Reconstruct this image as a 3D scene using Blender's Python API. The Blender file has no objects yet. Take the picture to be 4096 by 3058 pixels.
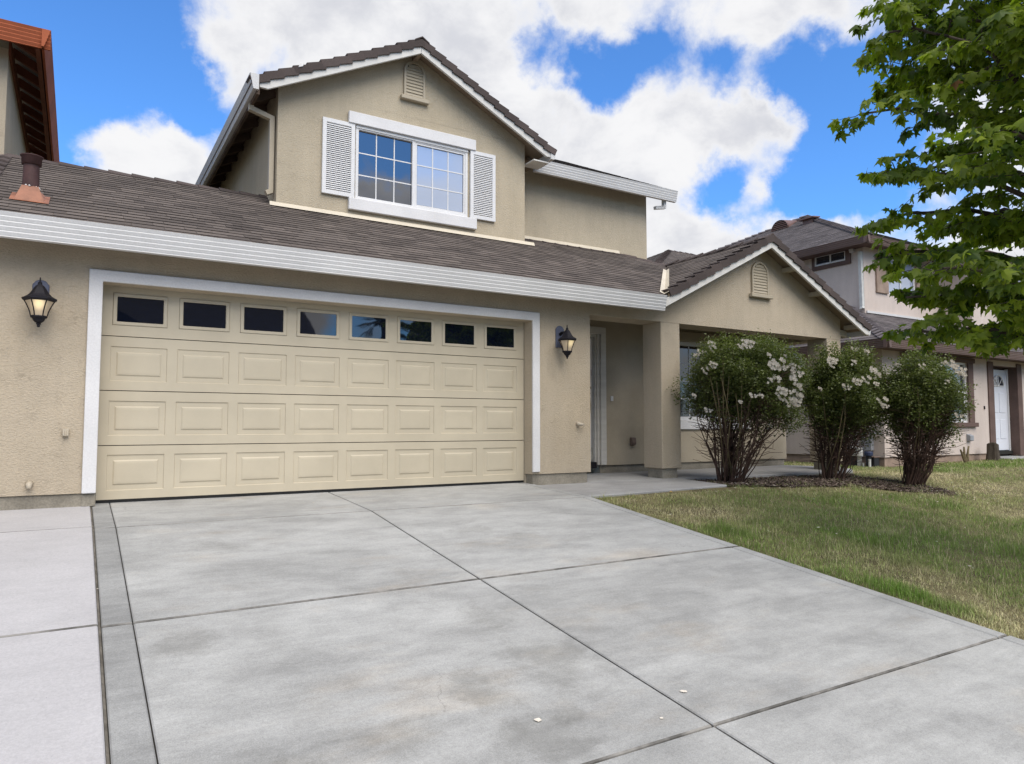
import bpy, bmesh, math, random
import numpy as np
from mathutils import Vector, Matrix

random.seed(7)
RNG = np.random.default_rng(11)
SC = bpy.context.scene
COL = SC.collection
R = math.radians

# ------------------------------------------------------------------ camera
cam_d = bpy.data.cameras.new('camera')
cam = bpy.data.objects.new('camera', cam_d)
COL.objects.link(cam)
CAM = Vector((-0.17438, -8.00422, 0.729645))
YAW, PITCH = 0.546496, 0.0609696
fwd = Vector((math.sin(YAW) * math.cos(PITCH), math.cos(YAW) * math.cos(PITCH), math.sin(PITCH)))
rgt = Vector((math.cos(YAW), -math.sin(YAW), 0.0))
upv = rgt.cross(fwd)
cam.matrix_world = Matrix(((rgt.x, upv.x, -fwd.x, CAM.x), (rgt.y, upv.y, -fwd.y, CAM.y), (rgt.z, upv.z, -fwd.z, CAM.z), (0, 0, 0, 1)))
cam_d.sensor_width = 36.0
cam_d.sensor_fit = 'HORIZONTAL'
cam_d.lens = 2857.04 / 4096 * 36.0
cam_d.clip_start = 0.05
cam_d.clip_end = 2000
SC.camera = cam

# ------------------------------------------------------------------ render / view
SC.render.engine = 'CYCLES'
SC.cycles.use_denoising = True
SC.cycles.max_bounces = 8
SC.cycles.transparent_max_bounces = 8
SC.view_settings.view_transform = 'Standard'
SC.view_settings.look = 'None'
SC.view_settings.exposure = 0.40
SC.view_settings.gamma = 1.0
SC.view_settings.use_curve_mapping = False

# ------------------------------------------------------------------ node helper
class NT:
    def __init__(self, tree):
        self.t = tree
        self.n = tree.nodes
        self.l = tree.links
    def add(self, typ, **kw):
        nd = self.n.new(typ)
        for k, v in kw.items():
            setattr(nd, k, v)
        return nd
    def put(self, nd, sock, val):
        s = nd.inputs[sock]
        if isinstance(val, bpy.types.NodeSocket):
            self.l.new(val, s)
        else:
            s.default_value = val
    def math(self, op, a, b=0.0, c=0.0, clamp=False):
        nd = self.add('ShaderNodeMath', operation=op)
        nd.use_clamp = clamp
        self.put(nd, 0, a)
        self.put(nd, 1, b)
        if op in ('MULTIPLY_ADD', 'SMOOTH_MIN'):
            self.put(nd, 2, c)
        return nd.outputs[0]
    def vmath(self, op, a, b=(0, 0, 0), scale=None):
        nd = self.add('ShaderNodeVectorMath', operation=op)
        self.put(nd, 0, a)
        if op != 'SCALE':
            self.put(nd, 1, b)
        if scale is not None:
            self.put(nd, 'Scale', scale)
        return nd.outputs['Value'] if op in ('DISTANCE', 'DOT_PRODUCT', 'LENGTH') else nd.outputs[0]
    def ramp(self, x, a, b, lo=0.0, hi=1.0, smooth=True):
        nd = self.add('ShaderNodeMapRange')
        nd.interpolation_type = 'SMOOTHSTEP' if smooth else 'LINEAR'
        nd.clamp = True
        self.put(nd, 0, x)
        self.put(nd, 1, a); self.put(nd, 2, b); self.put(nd, 3, lo); self.put(nd, 4, hi)
        return nd.outputs[0]
    def noise(self, vec, scale, detail=4, rough=0.55, dist=0.0, color=False):
        nd = self.add('ShaderNodeTexNoise')
        self.put(nd, 'Vector', vec); self.put(nd, 'Scale', scale); self.put(nd, 'Detail', detail)
        self.put(nd, 'Roughness', rough); self.put(nd, 'Distortion', dist)
        return nd.outputs['Color'] if color else nd.outputs['Fac']
    def mix(self, f, a, b, mode='MIX'):
        nd = self.add('ShaderNodeMix', data_type='RGBA', blend_type=mode)
        self.put(nd, 'Factor', f)
        for s, v in ((6, a), (7, b)):
            if isinstance(v, bpy.types.NodeSocket):
                self.l.new(v, nd.inputs[s])
            else:
                nd.inputs[s].default_value = tuple(v) + (1,) if len(v) == 3 else v
        return nd.outputs[2]
    def scalecol(self, col, f):
        # multiply a colour by a scalar socket
        return self.vmath('SCALE', col, scale=f)
    def pos(self, sc=(1, 1, 1)):
        g = self.add('ShaderNodeNewGeometry').outputs['Position']
        if tuple(sc) == (1, 1, 1):
            return g
        return self.vmath('MULTIPLY', g, sc)

# ------------------------------------------------------------------ world: Nishita sky with procedural cumulus
SUN_EL, SUN_AZ = R(50), R(176)          # azimuth measured clockwise from +Y (house side); sun stands behind the viewer
world = bpy.data.worlds.new('World')
SC.world = world
world.use_nodes = True
W = NT(world.node_tree)
W.n.clear()
sky = W.add('ShaderNodeTexSky')
sky.sky_type = 'NISHITA'
sky.sun_disc = False
sky.sun_elevation = SUN_EL
sky.sun_rotation = SUN_AZ
sky.altitude = 0.0
sky.air_density = 1.0
sky.dust_density = 0.35
sky.ozone_density = 2.2
SKY_STRENGTH = 0.15
gen = W.add('ShaderNodeTexCoord').outputs['Generated']
warp = W.noise(gen, 16.0, 6, 0.60, 0.0, color=True)
wv = W.vmath('SCALE', W.vmath('SUBTRACT', warp, (0.5, 0.5, 0.5)), scale=0.075)
gw = W.vmath('ADD', gen, wv)
CLOUDS = [(0.13,0.864,0.486,0.068,0.5),(0.208,0.839,0.503,0.093,0.5),(0.289,0.806,0.517,0.135,0.6),(0.439,0.729,0.525,0.136,0.6),(0.578,0.631,0.517,0.109,0.6),(0.686,0.529,0.499,0.085,0.6),(0.738,0.481,0.473,0.039,0.4),(0.137,0.9,0.414,0.037,0.3),(0.129,0.884,0.45,0.036,0.3),(0.395,0.793,0.465,0.088,0.5),(0.499,0.769,0.401,0.091,0.6),(0.582,0.729,0.361,0.113,0.7),(0.652,0.646,0.396,0.079,0.6),(0.702,0.6,0.384,0.049,0.5),(0.731,0.561,0.388,0.037,0.5),(0.647,0.712,0.273,0.09,0.6),(0.739,0.605,0.297,0.031,0.5),(0.067,0.939,0.338,0.062,0.6),(0.029,0.948,0.316,0.044,0.45),(0.109,0.943,0.313,0.059,0.5),(-0.019,0.92,0.392,0.018,0.3),(0.722,0.652,0.232,0.063,0.6),(0.785,0.572,0.235,0.048,0.6),(0.817,0.523,0.24,0.036,0.5),(0.899,0.407,0.16,0.083,0.5),(0.871,0.374,0.317,0.058,0.45),(0.024,0.905,0.425,0.113,-0.8),(-0.026,0.95,0.311,0.037,-0.4),(0.099,0.915,0.39,0.039,-0.5),(-0.058,0.914,0.401,0.067,-0.5),(0.499,0.726,0.472,0.053,-0.7),(0.563,0.694,0.448,0.058,-0.9),(0.616,0.641,0.457,0.056,-0.6),(0.672,0.602,0.431,0.049,-0.7),(0.727,0.537,0.429,0.056,-0.8),(0.781,0.502,0.371,0.073,-1),(0.788,0.533,0.308,0.066,-1),(0.712,0.634,0.3,0.05,-0.62),(0.767,0.571,0.292,0.043,-0.5),(0.746,0.612,0.263,0.034,-0.4),(0.819,0.474,0.324,0.057,-0.4),(0.325,-0.905,0.275,0.075,1.0),(0.42,-0.865,0.27,0.08,0.8),(0.27,-0.925,0.265,0.07,0.8),(0.34,-0.86,0.38,0.09,-0.8),(0.25,-0.955,0.15,0.05,0.5),(0.42,-0.9,0.15,0.06,0.4)]
acc = None
for cx, cy, cz, cr, ca in CLOUDS:
    d = W.vmath('DISTANCE', gw, (cx, cy, cz))
    m = W.ramp(d, cr * 0.25, cr * 1.25, ca, 0.0)
    acc = m if acc is None else W.math('ADD', acc, m)
acc = W.ramp(acc, -0.8, 0.8, -0.62, 0.62, smooth=False)
fb = W.noise(gen, 9.0, 12, 0.60, 0.2)
dens = W.math('ADD', W.math('MULTIPLY', W.math('SUBTRACT', fb, 0.5), 1.9), acc)
for ox, oy, oz, orr, oa in ((0.0, 0.1, 1.0, 0.75, 0.34), (-0.2, -0.75, 0.62, 0.62, 0.30), (0.8, -0.5, 0.4, 0.5, 0.25), (-0.9, -0.1, 0.4, 0.6, 0.25)):  # extra cloud out of view, added to make the ambient light less blue
    dens = W.math('ADD', dens, W.ramp(W.vmath('DISTANCE', gw, (ox, oy, oz)), orr * 0.5, orr, oa, 0.0))
dens = W.math('ADD', dens, 0.05)
cmask = W.ramp(dens, -0.20, 0.46)
sh1 = W.noise(W.vmath('MULTIPLY', gen, (1, 1, 1.6)), 8.0, 9, 0.6, 0.2)
core = W.ramp(dens, 0.20, 0.72)
shade = W.math('MULTIPLY', core, W.ramp(sh1, 0.34, 0.66))
ccol = W.mix(shade, (0.71, 0.71, 0.72), (0.52, 0.53, 0.57))
skyc = W.scalecol(sky.outputs[0], SKY_STRENGTH)
skyc = W.vmath('MULTIPLY', skyc, (0.46, 0.82, 1.22))
tot = W.mix(cmask, skyc, ccol)
bg = W.add('ShaderNodeBackground')
W.put(bg, 'Color', tot)
bg.inputs['Strength'].default_value = 1.0
wo = W.add('ShaderNodeOutputWorld')
W.l.new(bg.outputs[0], wo.inputs['Surface'])
world.cycles.sampling_method = 'MANUAL'
world.cycles.sample_map_resolution = 512

# ------------------------------------------------------------------ sun behind thin cloud: broad and weak
sun_d = bpy.data.lights.new('sun', 'SUN')
sun_d.energy = 2.75
sun_d.angle = R(56)
sun_d.color = (1.0, 0.94, 0.86)
sun = bpy.data.objects.new('sun', sun_d)
COL.objects.link(sun)
sdir = Vector((math.sin(SUN_AZ) * math.cos(SUN_EL), math.cos(SUN_AZ) * math.cos(SUN_EL), math.sin(SUN_EL)))
sun.rotation_euler = sdir.to_track_quat('Z', 'Y').to_euler()
sun.location = (6, -14, 20)

# ------------------------------------------------------------------ materials
def new_mat(name):
    m = bpy.data.materials.new(name)
    m.use_nodes = True
    nt = NT(m.node_tree)
    nt.n.clear()
    out = nt.add('ShaderNodeOutputMaterial')
    p = nt.add('ShaderNodeBsdfPrincipled')
    nt.l.new(p.outputs[0], out.inputs['Surface'])
    return m, nt, p, out

def plain(name, col, rough=0.6, var=0.10, vscale=3.0, bumps=(), spec=0.35, metal=0.0, fine=0.04, fscale=60, stretch=(1, 1, 1), ior=1.45):
    m, nt, p, out = new_mat(name)
    pos = nt.pos(stretch)
    f = nt.ramp(nt.noise(pos, vscale, 5, 0.6), 0.3, 0.7, 1 - var, 1 + var)
    f2 = nt.ramp(nt.noise(pos, fscale, 2, 0.5), 0.3, 0.7, 1 - fine, 1 + fine)
    c = nt.scalecol(nt.scalecol(nt.mix(0.0, col, col), f), f2)
    nt.put(p, 'Base Color', c)
    p.inputs['Roughness'].default_value = rough
    p.inputs['Specular IOR Level'].default_value = spec
    p.inputs['Metallic'].default_value = metal
    p.inputs['IOR'].default_value = ior
    prev = None
    for sc, st, di in bumps:
        b = nt.add('ShaderNodeBump')
        b.inputs['Strength'].default_value = st
        b.inputs['Distance'].default_value = di
        nt.put(b, 'Height', nt.noise(pos, sc, 4, 0.6))
        if prev is not None:
            nt.l.new(prev, b.inputs['Normal'])
        prev = b.outputs[0]
    if prev is not None:
        nt.l.new(prev, p.inputs['Normal'])
    return m

def stucco(name, col, strength=1.0, dirt=0.07, big=44):
    m, nt, p, out = new_mat(name)
    pos = nt.pos()
    ps = nt.vmath('MULTIPLY', pos, (1, 1, 1.9))
    lo = nt.ramp(nt.noise(pos, 0.9, 5, 0.6), 0.3, 0.7, 1 - dirt, 1 + dirt * 0.6)
    st = nt.ramp(nt.noise(nt.vmath('MULTIPLY', pos, (3.5, 3.5, 0.5)), 1.6, 5, 0.65), 0.35, 0.7, 1 - dirt * 0.6, 1 + dirt * 0.4)
    n0 = nt.noise(ps, big, 4, 0.60, 0.35)
    n1 = nt.noise(ps, 13, 4, 0.60, 0.8)
    n2 = nt.noise(pos, 120, 3, 0.6, 0.0)
    mask = nt.ramp(nt.noise(pos, 5.5, 3, 0.6), 0.46, 0.64)
    line = nt.ramp(nt.math('ABSOLUTE', nt.math('SUBTRACT', n1, 0.5)), 0.0, 0.030, 1.0, 0.0)
    ridge = nt.math('MULTIPLY', line, mask)
    h = nt.math('ADD', nt.math('ADD', nt.math('MULTIPLY', ridge, 0.16), nt.math('MULTIPLY', n0, 1.0)), nt.math('MULTIPLY', n2, 0.25))
    g = nt.math('MULTIPLY', nt.ramp(ridge, 0.0, 1.0, 1.0, 0.97), nt.ramp(n0, 0.35, 0.65, 0.95, 1.04))
    c = nt.scalecol(nt.scalecol(nt.scalecol(nt.mix(0.0, col, col), lo), st), g)
    warm = nt.mix(nt.ramp(nt.noise(pos, 0.55, 4, 0.6), 0.45, 0.75, 0.0, 0.35), c, nt.vmath('MULTIPLY', c, (1.05, 0.98, 0.86)))
    nt.put(p, 'Base Color', warm)
    p.inputs['Roughness'].default_value = 0.92
    p.inputs['Specular IOR Level'].default_value = 0.15
    b = nt.add('ShaderNodeBump')
    b.inputs['Strength'].default_value = 0.90 * strength
    b.inputs['Distance'].default_value = 0.010
    nt.put(b, 'Height', h)
    nt.l.new(b.outputs[0], p.inputs['Normal'])
    return m

def concrete(name, col, stain=0.16, rust=True, streak=True, gr=0.16):
    m, nt, p, out = new_mat(name)
    pos = nt.pos()
    a = nt.noise(nt.vmath('MULTIPLY', pos, (1.0, 1.5, 1)), 0.75, 7, 0.62, 0.6)
    b = nt.noise(nt.vmath('MULTIPLY', pos, (1.2, 3.2, 1)), 1.5, 7, 0.66, 0.5)
    k = nt.noise(pos, 3.4, 6, 0.65, 0.3)
    fa = nt.ramp(a, 0.33, 0.62, 1 - stain * 0.95, 1 + stain * 0.25)
    fb_ = nt.ramp(b, 0.30, 0.66, 1 - stain * 0.75, 1 + stain * 0.40)
    fk = nt.ramp(k, 0.28, 0.6, 1 - stain * 0.55, 1.02)
    grain = nt.ramp(nt.noise(pos, 180, 3, 0.75), 0.3, 0.7, 1 - gr, 1 + gr)
    agg = nt.ramp(nt.noise(pos, 60, 4, 0.75), 0.35, 0.65, 0.93, 1.05)
    c = nt.mix(0.0, col, col)
    bru = nt.ramp(nt.noise(nt.vmath('MULTIPLY', pos, (1.6, 7.0, 1)), 2.6, 6, 0.7, 0.2), 0.30, 0.70, 1 - stain * 0.30, 1 + stain * 0.22)
    pit = nt.ramp(nt.noise(pos, 95, 2, 0.5), 0.70, 0.76, 1.0, 0.72)
    for f in (fa, fb_, fk, grain, agg, bru, pit):
        c = nt.scalecol(c, f)
    if streak:
        s = nt.noise(nt.vmath('MULTIPLY', pos, (7.0, 1.0, 1)), 2.0, 5, 0.7)
        c = nt.scalecol(c, nt.ramp(s, 0.58, 0.8, 1.0, 1.07))
    if rust:
        rn = nt.ramp(nt.noise(nt.vmath('MULTIPLY', pos, (1.0, 2.2, 1)), 1.1, 5, 0.6), 0.54, 0.78, 0.0, 0.60)
        c = nt.mix(rn, c, nt.vmath('MULTIPLY', c, (1.06, 0.95, 0.83)))
        dk = nt.ramp(nt.noise(nt.vmath('ADD', pos, (13.1, 4.2, 0)), 1.25, 6, 0.6, 0.4), 0.62, 0.80, 0.0, 0.40)
        c = nt.mix(dk, c, nt.vmath('MULTIPLY', c, (0.66, 0.66, 0.64)))
        # a few old drips and tyre scuffs where the photograph shows them
        for (sx, sy, rx, ry, amt) in ((1.50, -5.00, .16, .26, .5), (2.00, -4.90, .22, .36, .45), (1.93, -4.19, .20, .22, .35), (0.33, -3.94, .16, .20, .4), (1.00, -5.22, .35, .20, .4), (1.5, -5.45, .25, .2, .4), (.55, -5.3, .2, .2, .3), (1.75, -5.35, .1, .1, .5), (.75, -2.2, .3, .25, .25), (2.9, -2.3, .28, .10, .3), (3.2, -2.6, .2, .08, .3)):
            dv = nt.vmath('MULTIPLY', nt.vmath('SUBTRACT', pos, (sx, sy, 0)), (1 / rx, 1 / ry, 0))
            dd = nt.math('ADD', nt.vmath('LENGTH', dv), nt.ramp(k, 0.3, 0.7, -0.75, 0.75, smooth=False))
            ff = nt.ramp(dd, 0.15, 1.3, amt, 0.0)
            c = nt.mix(ff, c, nt.vmath('MULTIPLY', c, (0.62, 0.61, 0.58)))
    vo = nt.add('ShaderNodeTexVoronoi', feature='DISTANCE_TO_EDGE')
    nt.put(vo, 'Scale', 0.62)
    nt.put(vo, 'Vector', nt.vmath('ADD', nt.vmath('MULTIPLY', pos, (1, 1, 0)), nt.vmath('SCALE', nt.noise(pos, 3.0, 5, 0.65, 0.0, color=True), scale=0.30)))
    crack = nt.math('MULTIPLY', nt.ramp(vo.outputs['Distance'], 0.0008, 0.0032, 0.32, 0.0), nt.ramp(nt.noise(pos, 0.9, 2, 0.5), 0.58, 0.64))
    c = nt.mix(crack, c, nt.vmath('MULTIPLY', c, (0.35, 0.34, 0.33)))
    sep = nt.add('ShaderNodeSeparateXYZ'); nt.put(sep, 0, pos)
    tn = nt.noise(nt.vmath('MULTIPLY', pos, (2.0, 0.8, 1)), 2.2, 5, 0.65)
    for tx0 in (0.72, 1.86, 2.95, 4.12):
        bw = nt.ramp(nt.math('ABSOLUTE', nt.math('SUBTRACT', sep.outputs[0], tx0)), 0.04, 0.17, 1.0, 0.0)
        c = nt.mix(nt.math('MULTIPLY', bw, nt.ramp(tn, 0.45, 0.68, 0.0, stain * 1.0)), c, nt.vmath('MULTIPLY', c, (0.55, 0.54, 0.52)))
    nt.put(p, 'Base Color', c)
    nt.put(p, 'Roughness', nt.ramp(a, 0.3, 0.7, 0.72, 0.9))
    p.inputs['Specular IOR Level'].default_value = 0.28
    bp = nt.add('ShaderNodeBump')
    bp.inputs['Strength'].default_value = 0.25
    bp.inputs['Distance'].default_value = 0.004
    nt.put(bp, 'Height', nt.math('ADD', nt.noise(pos, 150, 3, 0.7), nt.math('MULTIPLY', b, 1.5)))
    nt.l.new(bp.outputs[0], p.inputs['Normal'])
    return m

def tiled(name, col_a, col_b, attr):
    """roofing: one tone for each piece, granule speckle on top"""
    m, nt, p, out = new_mat(name)
    if attr:
        t = nt.add('ShaderNodeAttribute', attribute_name='tone').outputs['Fac']
    else:
        t = nt.add('ShaderNodeObjectInfo').outputs['Random']
    pos = nt.pos()
    c = nt.mix(t, col_a, col_b)
    c = nt.scalecol(c, nt.ramp(nt.noise(pos, 130, 3, 0.7), 0.3, 0.7, 0.72, 1.28))
    c = nt.scalecol(c, nt.ramp(nt.noise(pos, 1.3, 5, 0.6), 0.3, 0.7, 0.84, 1.14))
    nt.put(p, 'Base Color', c)
    p.inputs['Roughness'].default_value = 0.88
    p.inputs['Specular IOR Level'].default_value = 0.25
    b = nt.add('ShaderNodeBump')
    b.inputs['Strength'].default_value = 0.5
    b.inputs['Distance'].default_value = 0.004
    nt.put(b, 'Height', nt.noise(pos, 160, 3, 0.7))
    nt.l.new(b.outputs[0], p.inputs['Normal'])
    return m

def leafy(name, ca, cb, attr, trans=0.35, rough=0.45, cc=None):
    m, nt, p, out = new_mat(name)
    if attr:
        t = nt.add('ShaderNodeAttribute', attribute_name='tone').outputs['Fac']
    else:
        t = nt.add('ShaderNodeObjectInfo').outputs['Random']
    c = nt.mix(t, ca, cb)
    if cc is not None:
        c = nt.mix(nt.ramp(t, 0.86, 0.99), c, cc)
    nt.put(p, 'Base Color', c)
    p.inputs['Roughness'].default_value = rough
    p.inputs['Specular IOR Level'].default_value = 0.35
    tr = nt.add('ShaderNodeBsdfTranslucent')
    nt.put(tr, 'Color', nt.vmath('MULTIPLY', c, (1.5, 1.75, 0.75)))
    mx = nt.add('ShaderNodeMixShader')
    mx.inputs[0].default_value = trans
    nt.l.new(p.outputs[0], mx.inputs[1])
    nt.l.new(tr.outputs[0], mx.inputs[2])
    nt.l.new(mx.outputs[0], out.inputs['Surface'])
    return m

def glassy(name, base, ior, rough=0.02, wave=0.07):
    m, nt, p, out = new_mat(name)
    p.inputs['Base Color'].default_value = base + (1,)
    p.inputs['Roughness'].default_value = rough
    p.inputs['IOR'].default_value = ior
    b = nt.add('ShaderNodeBump')
    b.inputs['Strength'].default_value = wave
    b.inputs['Distance'].default_value = 0.01
    nt.put(b, 'Height', nt.noise(nt.pos(), 2.5, 2, 0.5))
    nt.l.new(b.outputs[0], p.inputs['Normal'])
    return m

M = {}
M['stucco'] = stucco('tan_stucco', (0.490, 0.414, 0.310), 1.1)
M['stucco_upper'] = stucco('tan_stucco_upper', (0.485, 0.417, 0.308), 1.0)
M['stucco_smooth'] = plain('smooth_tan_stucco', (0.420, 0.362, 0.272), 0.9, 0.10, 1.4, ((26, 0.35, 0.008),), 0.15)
M['footing'] = plain('footing_concrete', (0.26, 0.235, 0.19), 0.9, 0.22, 2.5, ((30, 0.5, 0.012),), 0.15, fine=0.12)
M['white_stucco'] = plain('white_trim_stucco', (0.68, 0.67, 0.665), 0.75, 0.05, 2.0, ((55, 0.35, 0.006),), 0.2)
M['white_wood'] = plain('white_painted_wood', (0.62, 0.60, 0.56), 0.55, 0.07, 2.0, ((18, 0.2, 0.004),), 0.3, stretch=(1, 1, 6))
M['white_vinyl'] = plain('white_vinyl', (0.68, 0.675, 0.67), 0.4, 0.03, 2.0, (), 0.4)
M['white_metal'] = plain('white_gutter_metal', (0.60, 0.595, 0.585), 0.55, 0.07, 0.8, (), 0.2)
M['cream_metal'] = plain('cream_flashing', (0.60, 0.53, 0.41), 0.45, 0.06, 2.0, (), 0.4)
M['tan_metal'] = plain('tan_downspout', (0.40, 0.345, 0.255), 0.5, 0.06, 2.0, (), 0.35)
M['door_paint'] = plain('cream_door_paint', (0.510, 0.450, 0.338), 0.48, 0.055, 1.7, ((260, 0.05, 0.002),), 0.35, fine=0.02, fscale=200)
M['rubber'] = plain('black_rubber', (0.012, 0.012, 0.012), 0.6, 0.1, 5)
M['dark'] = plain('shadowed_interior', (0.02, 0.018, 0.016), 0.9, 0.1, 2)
M['rafter'] = plain('stained_eave_timber', (0.10, 0.070, 0.052), 0.8, 0.25, 3.0, ((30, 0.3, 0.004),), 0.2)
M['soffit'] = plain('tan_eave_boarding', (0.26, 0.20, 0.145), 0.85, 0.15, 2.0, ((30, 0.2, 0.004),), 0.2)
M['red_metal'] = plain('red_brown_gutter', (0.36, 0.105, 0.050), 0.7, 0.14, 2.2, (), 0.12)
M['red_rafter'] = plain('red_stained_timber', (0.17, 0.062, 0.036), 0.8, 0.2, 3.0, (), 0.2)
M['brown_metal'] = plain('brown_gutter', (0.135, 0.092, 0.078), 0.5, 0.10, 1.0, (), 0.35)
M['brown_wood'] = plain('brown_trim', (0.125, 0.082, 0.068), 0.7, 0.14, 3.0, ((22, 0.2, 0.004),), 0.25)
M['tan_wood'] = plain('weathered_tan_wood', (0.30, 0.225, 0.175), 0.75, 0.2, 3.0, (), 0.2)
M['pink_stucco'] = stucco('pinkish_grey_stucco', (0.58, 0.50, 0.445), 0.35, 0.07, 44)
M['pink_foot'] = plain('pinkish_footing', (0.30, 0.225, 0.175), 0.9, 0.18, 2.5, ((30, 0.4, 0.01),), 0.15)
M['glass'] = glassy('dark_window_glass', (0.004, 0.006, 0.014), 1.85)
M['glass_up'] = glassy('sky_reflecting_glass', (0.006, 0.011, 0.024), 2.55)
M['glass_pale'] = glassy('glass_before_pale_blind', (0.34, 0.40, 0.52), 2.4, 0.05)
M['glass_dim'] = glassy('grey_window_glass', (0.035, 0.04, 0.05), 2.1, 0.04)
M['black_iron'] = plain('black_painted_iron', (0.012, 0.011, 0.015), 0.60, 0.1, 8.0, (), 0.25)
M['blue_grey_metal'] = plain('blue_grey_backplate', (0.10, 0.11, 0.16), 0.4, 0.1, 8.0, (), 0.5)
M['rust_pipe'] = plain('brown_painted_flue', (0.070, 0.036, 0.034), 0.6, 0.25, 7.0, ((40, 0.2, 0.004),), 0.3)
M['copper'] = plain('copper_coloured_flashing', (0.27, 0.110, 0.062), 0.5, 0.25, 6.0, (), 0.4)
M['caulk'] = plain('white_caulk', (0.7, 0.68, 0.66), 0.6, 0.1, 30)
M['driveway'] = concrete('grey_driveway_concrete', (0.375, 0.374, 0.360), 0.17)
M['driveway_strip'] = concrete('darker_strip_concrete', (0.300, 0.300, 0.290), 0.19, rust=False)
M['driveway_edge'] = concrete('edge_strip_concrete', (0.352, 0.352, 0.340), 0.14, rust=False)
M['white_concrete'] = concrete('pale_sealed_concrete', (0.44, 0.428, 0.430), 0.055, rust=False, streak=False, gr=0.06)
M['path'] = concrete('front_path_concrete', (0.325, 0.320, 0.312), 0.12, rust=False)
M['joint'] = plain('joint_filler', (0.070, 0.066, 0.060), 0.95, 0.3, 12, ((40, 0.5, 0.01),), 0.1)
M['joint_dirt'] = plain('dirt_in_joint', (0.19, 0.182, 0.168), 0.95, 0.5, 5, ((60, 0.5, 0.006),), 0.1)
M['strip'] = plain('fibre_expansion_strip', (0.17, 0.155, 0.13), 0.95, 0.3, 10, ((60, 0.5, 0.006),), 0.1)
M['asphalt'] = plain('asphalt', (0.05, 0.05, 0.052), 0.9, 0.15, 1.0, ((90, 0.5, 0.01),), 0.2)
M['soil'] = plain('mulch_soil', (0.075, 0.054, 0.041), 0.95, 0.35, 4.0, ((30, 0.8, 0.03),), 0.1)
M['lawn_soil'] = plain('thatch_soil', (0.15, 0.13, 0.07), 0.95, 0.35, 3.0, ((40, 0.8, 0.02),), 0.1)
M['ground'] = plain('dry_ground', (0.16, 0.145, 0.09), 0.95, 0.25, 0.6, ((10, 0.5, 0.02),), 0.1)
M['bark'] = plain('grey_brown_bark', (0.075, 0.060, 0.050), 0.9, 0.3, 7.0, ((26, 0.8, 0.012),), 0.15, stretch=(1, 1, 0.35))
M['stem'] = plain('dark_rose_stems', (0.078, 0.048, 0.037), 0.8, 0.35, 9.0, (), 0.2)
M['green_stem'] = plain('pale_rose_canes', (0.17, 0.135, 0.075), 0.7, 0.25, 9.0, (), 0.2)
M['petal'] = plain('white_rose_petals', (0.70, 0.64, 0.55), 0.6, 0.08, 30.0, (), 0.2)
M['stump'] = plain('weathered_stump', (0.085, 0.070, 0.055), 0.9, 0.3, 6.0, ((24, 0.8, 0.02),), 0.1, stretch=(1, 1, 0.3))
M['grey_metal'] = plain('grey_galvanised_metal', (0.27, 0.28, 0.30), 0.45, 0.1, 5.0, (), 0.5)
M['pvc'] = plain('white_plastic_pipe', (0.55, 0.55, 0.52), 0.5, 0.1, 8.0, (), 0.35)
M['black_pipe'] = plain('black_plastic_pipe', (0.02, 0.02, 0.022), 0.5, 0.1, 8.0, (), 0.35)
M['blue_box'] = plain('dark_blue_cap', (0.025, 0.035, 0.075), 0.5, 0.1, 8.0, (), 0.35)
M['door_white'] = plain('white_door_paint', (0.66, 0.68, 0.73), 0.4, 0.03, 2.0, (), 0.4)
M['box_brown'] = plain('brown_outlet_cover', (0.16, 0.115, 0.095), 0.5, 0.08, 8.0, (), 0.35)
M['box_tan'] = plain('tan_fitting', (0.46, 0.40, 0.31), 0.5, 0.08, 8.0, (), 0.35)
M['far_wall'] = plain('far_house_wall', (0.30, 0.26, 0.21), 0.9, 0.1, 1.0)
M['far_roof'] = plain('far_house_roof', (0.050, 0.046, 0.048), 0.9, 0.2, 4.0)
SH_A, SH_B = (0.080, 0.066, 0.058), (0.142, 0.118, 0.103)
M['shingle'] = tiled('brown_shingle', SH_A, SH_B, False)
M['shingle_s'] = tiled('brown_shingle_field', SH_A, SH_B, True)
M['butt'] = plain('dark_shingle_edge', (0.030, 0.025, 0.023), 0.95, 0.2, 6)  # asphalt edge colour, also painting in the shadow line below each course
M['cap'] = tiled('brown_cap_tile', (0.060, 0.047, 0.043), (0.090, 0.070, 0.064), False)
M['shingle_n'] = tiled('grey_brown_shingle_field', (0.085, 0.074, 0.074), (0.150, 0.132, 0.132), True)
M['cap_n'] = tiled('grey_cap_tile', (0.12, 0.105, 0.107), (0.16, 0.14, 0.145), False)
M['maple_s'] = leafy('maple_leaves', (0.060, 0.105, 0.016), (0.290, 0.350, 0.034), True, 0.48, 0.45)
M['maple_i'] = leafy('maple_leaf', (0.060, 0.105, 0.016), (0.290, 0.350, 0.034), False, 0.48, 0.45)
M['maple_dry'] = plain('withered_leaf', (0.36, 0.19, 0.09), 0.6, 0.1, 20)
M['rose_s'] = leafy('rose_leaves', (0.056, 0.076, 0.026), (0.170, 0.190, 0.060), True, 0.28, 0.45, (0.20, 0.24, 0.08))
M['palm'] = leafy('palm_frond', (0.03, 0.05, 0.02), (0.04, 0.06, 0.02), False, 0.2)
M['chips'] = tiled('bark_chips', (0.045, 0.030, 0.023), (0.19, 0.145, 0.115), True)

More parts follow.
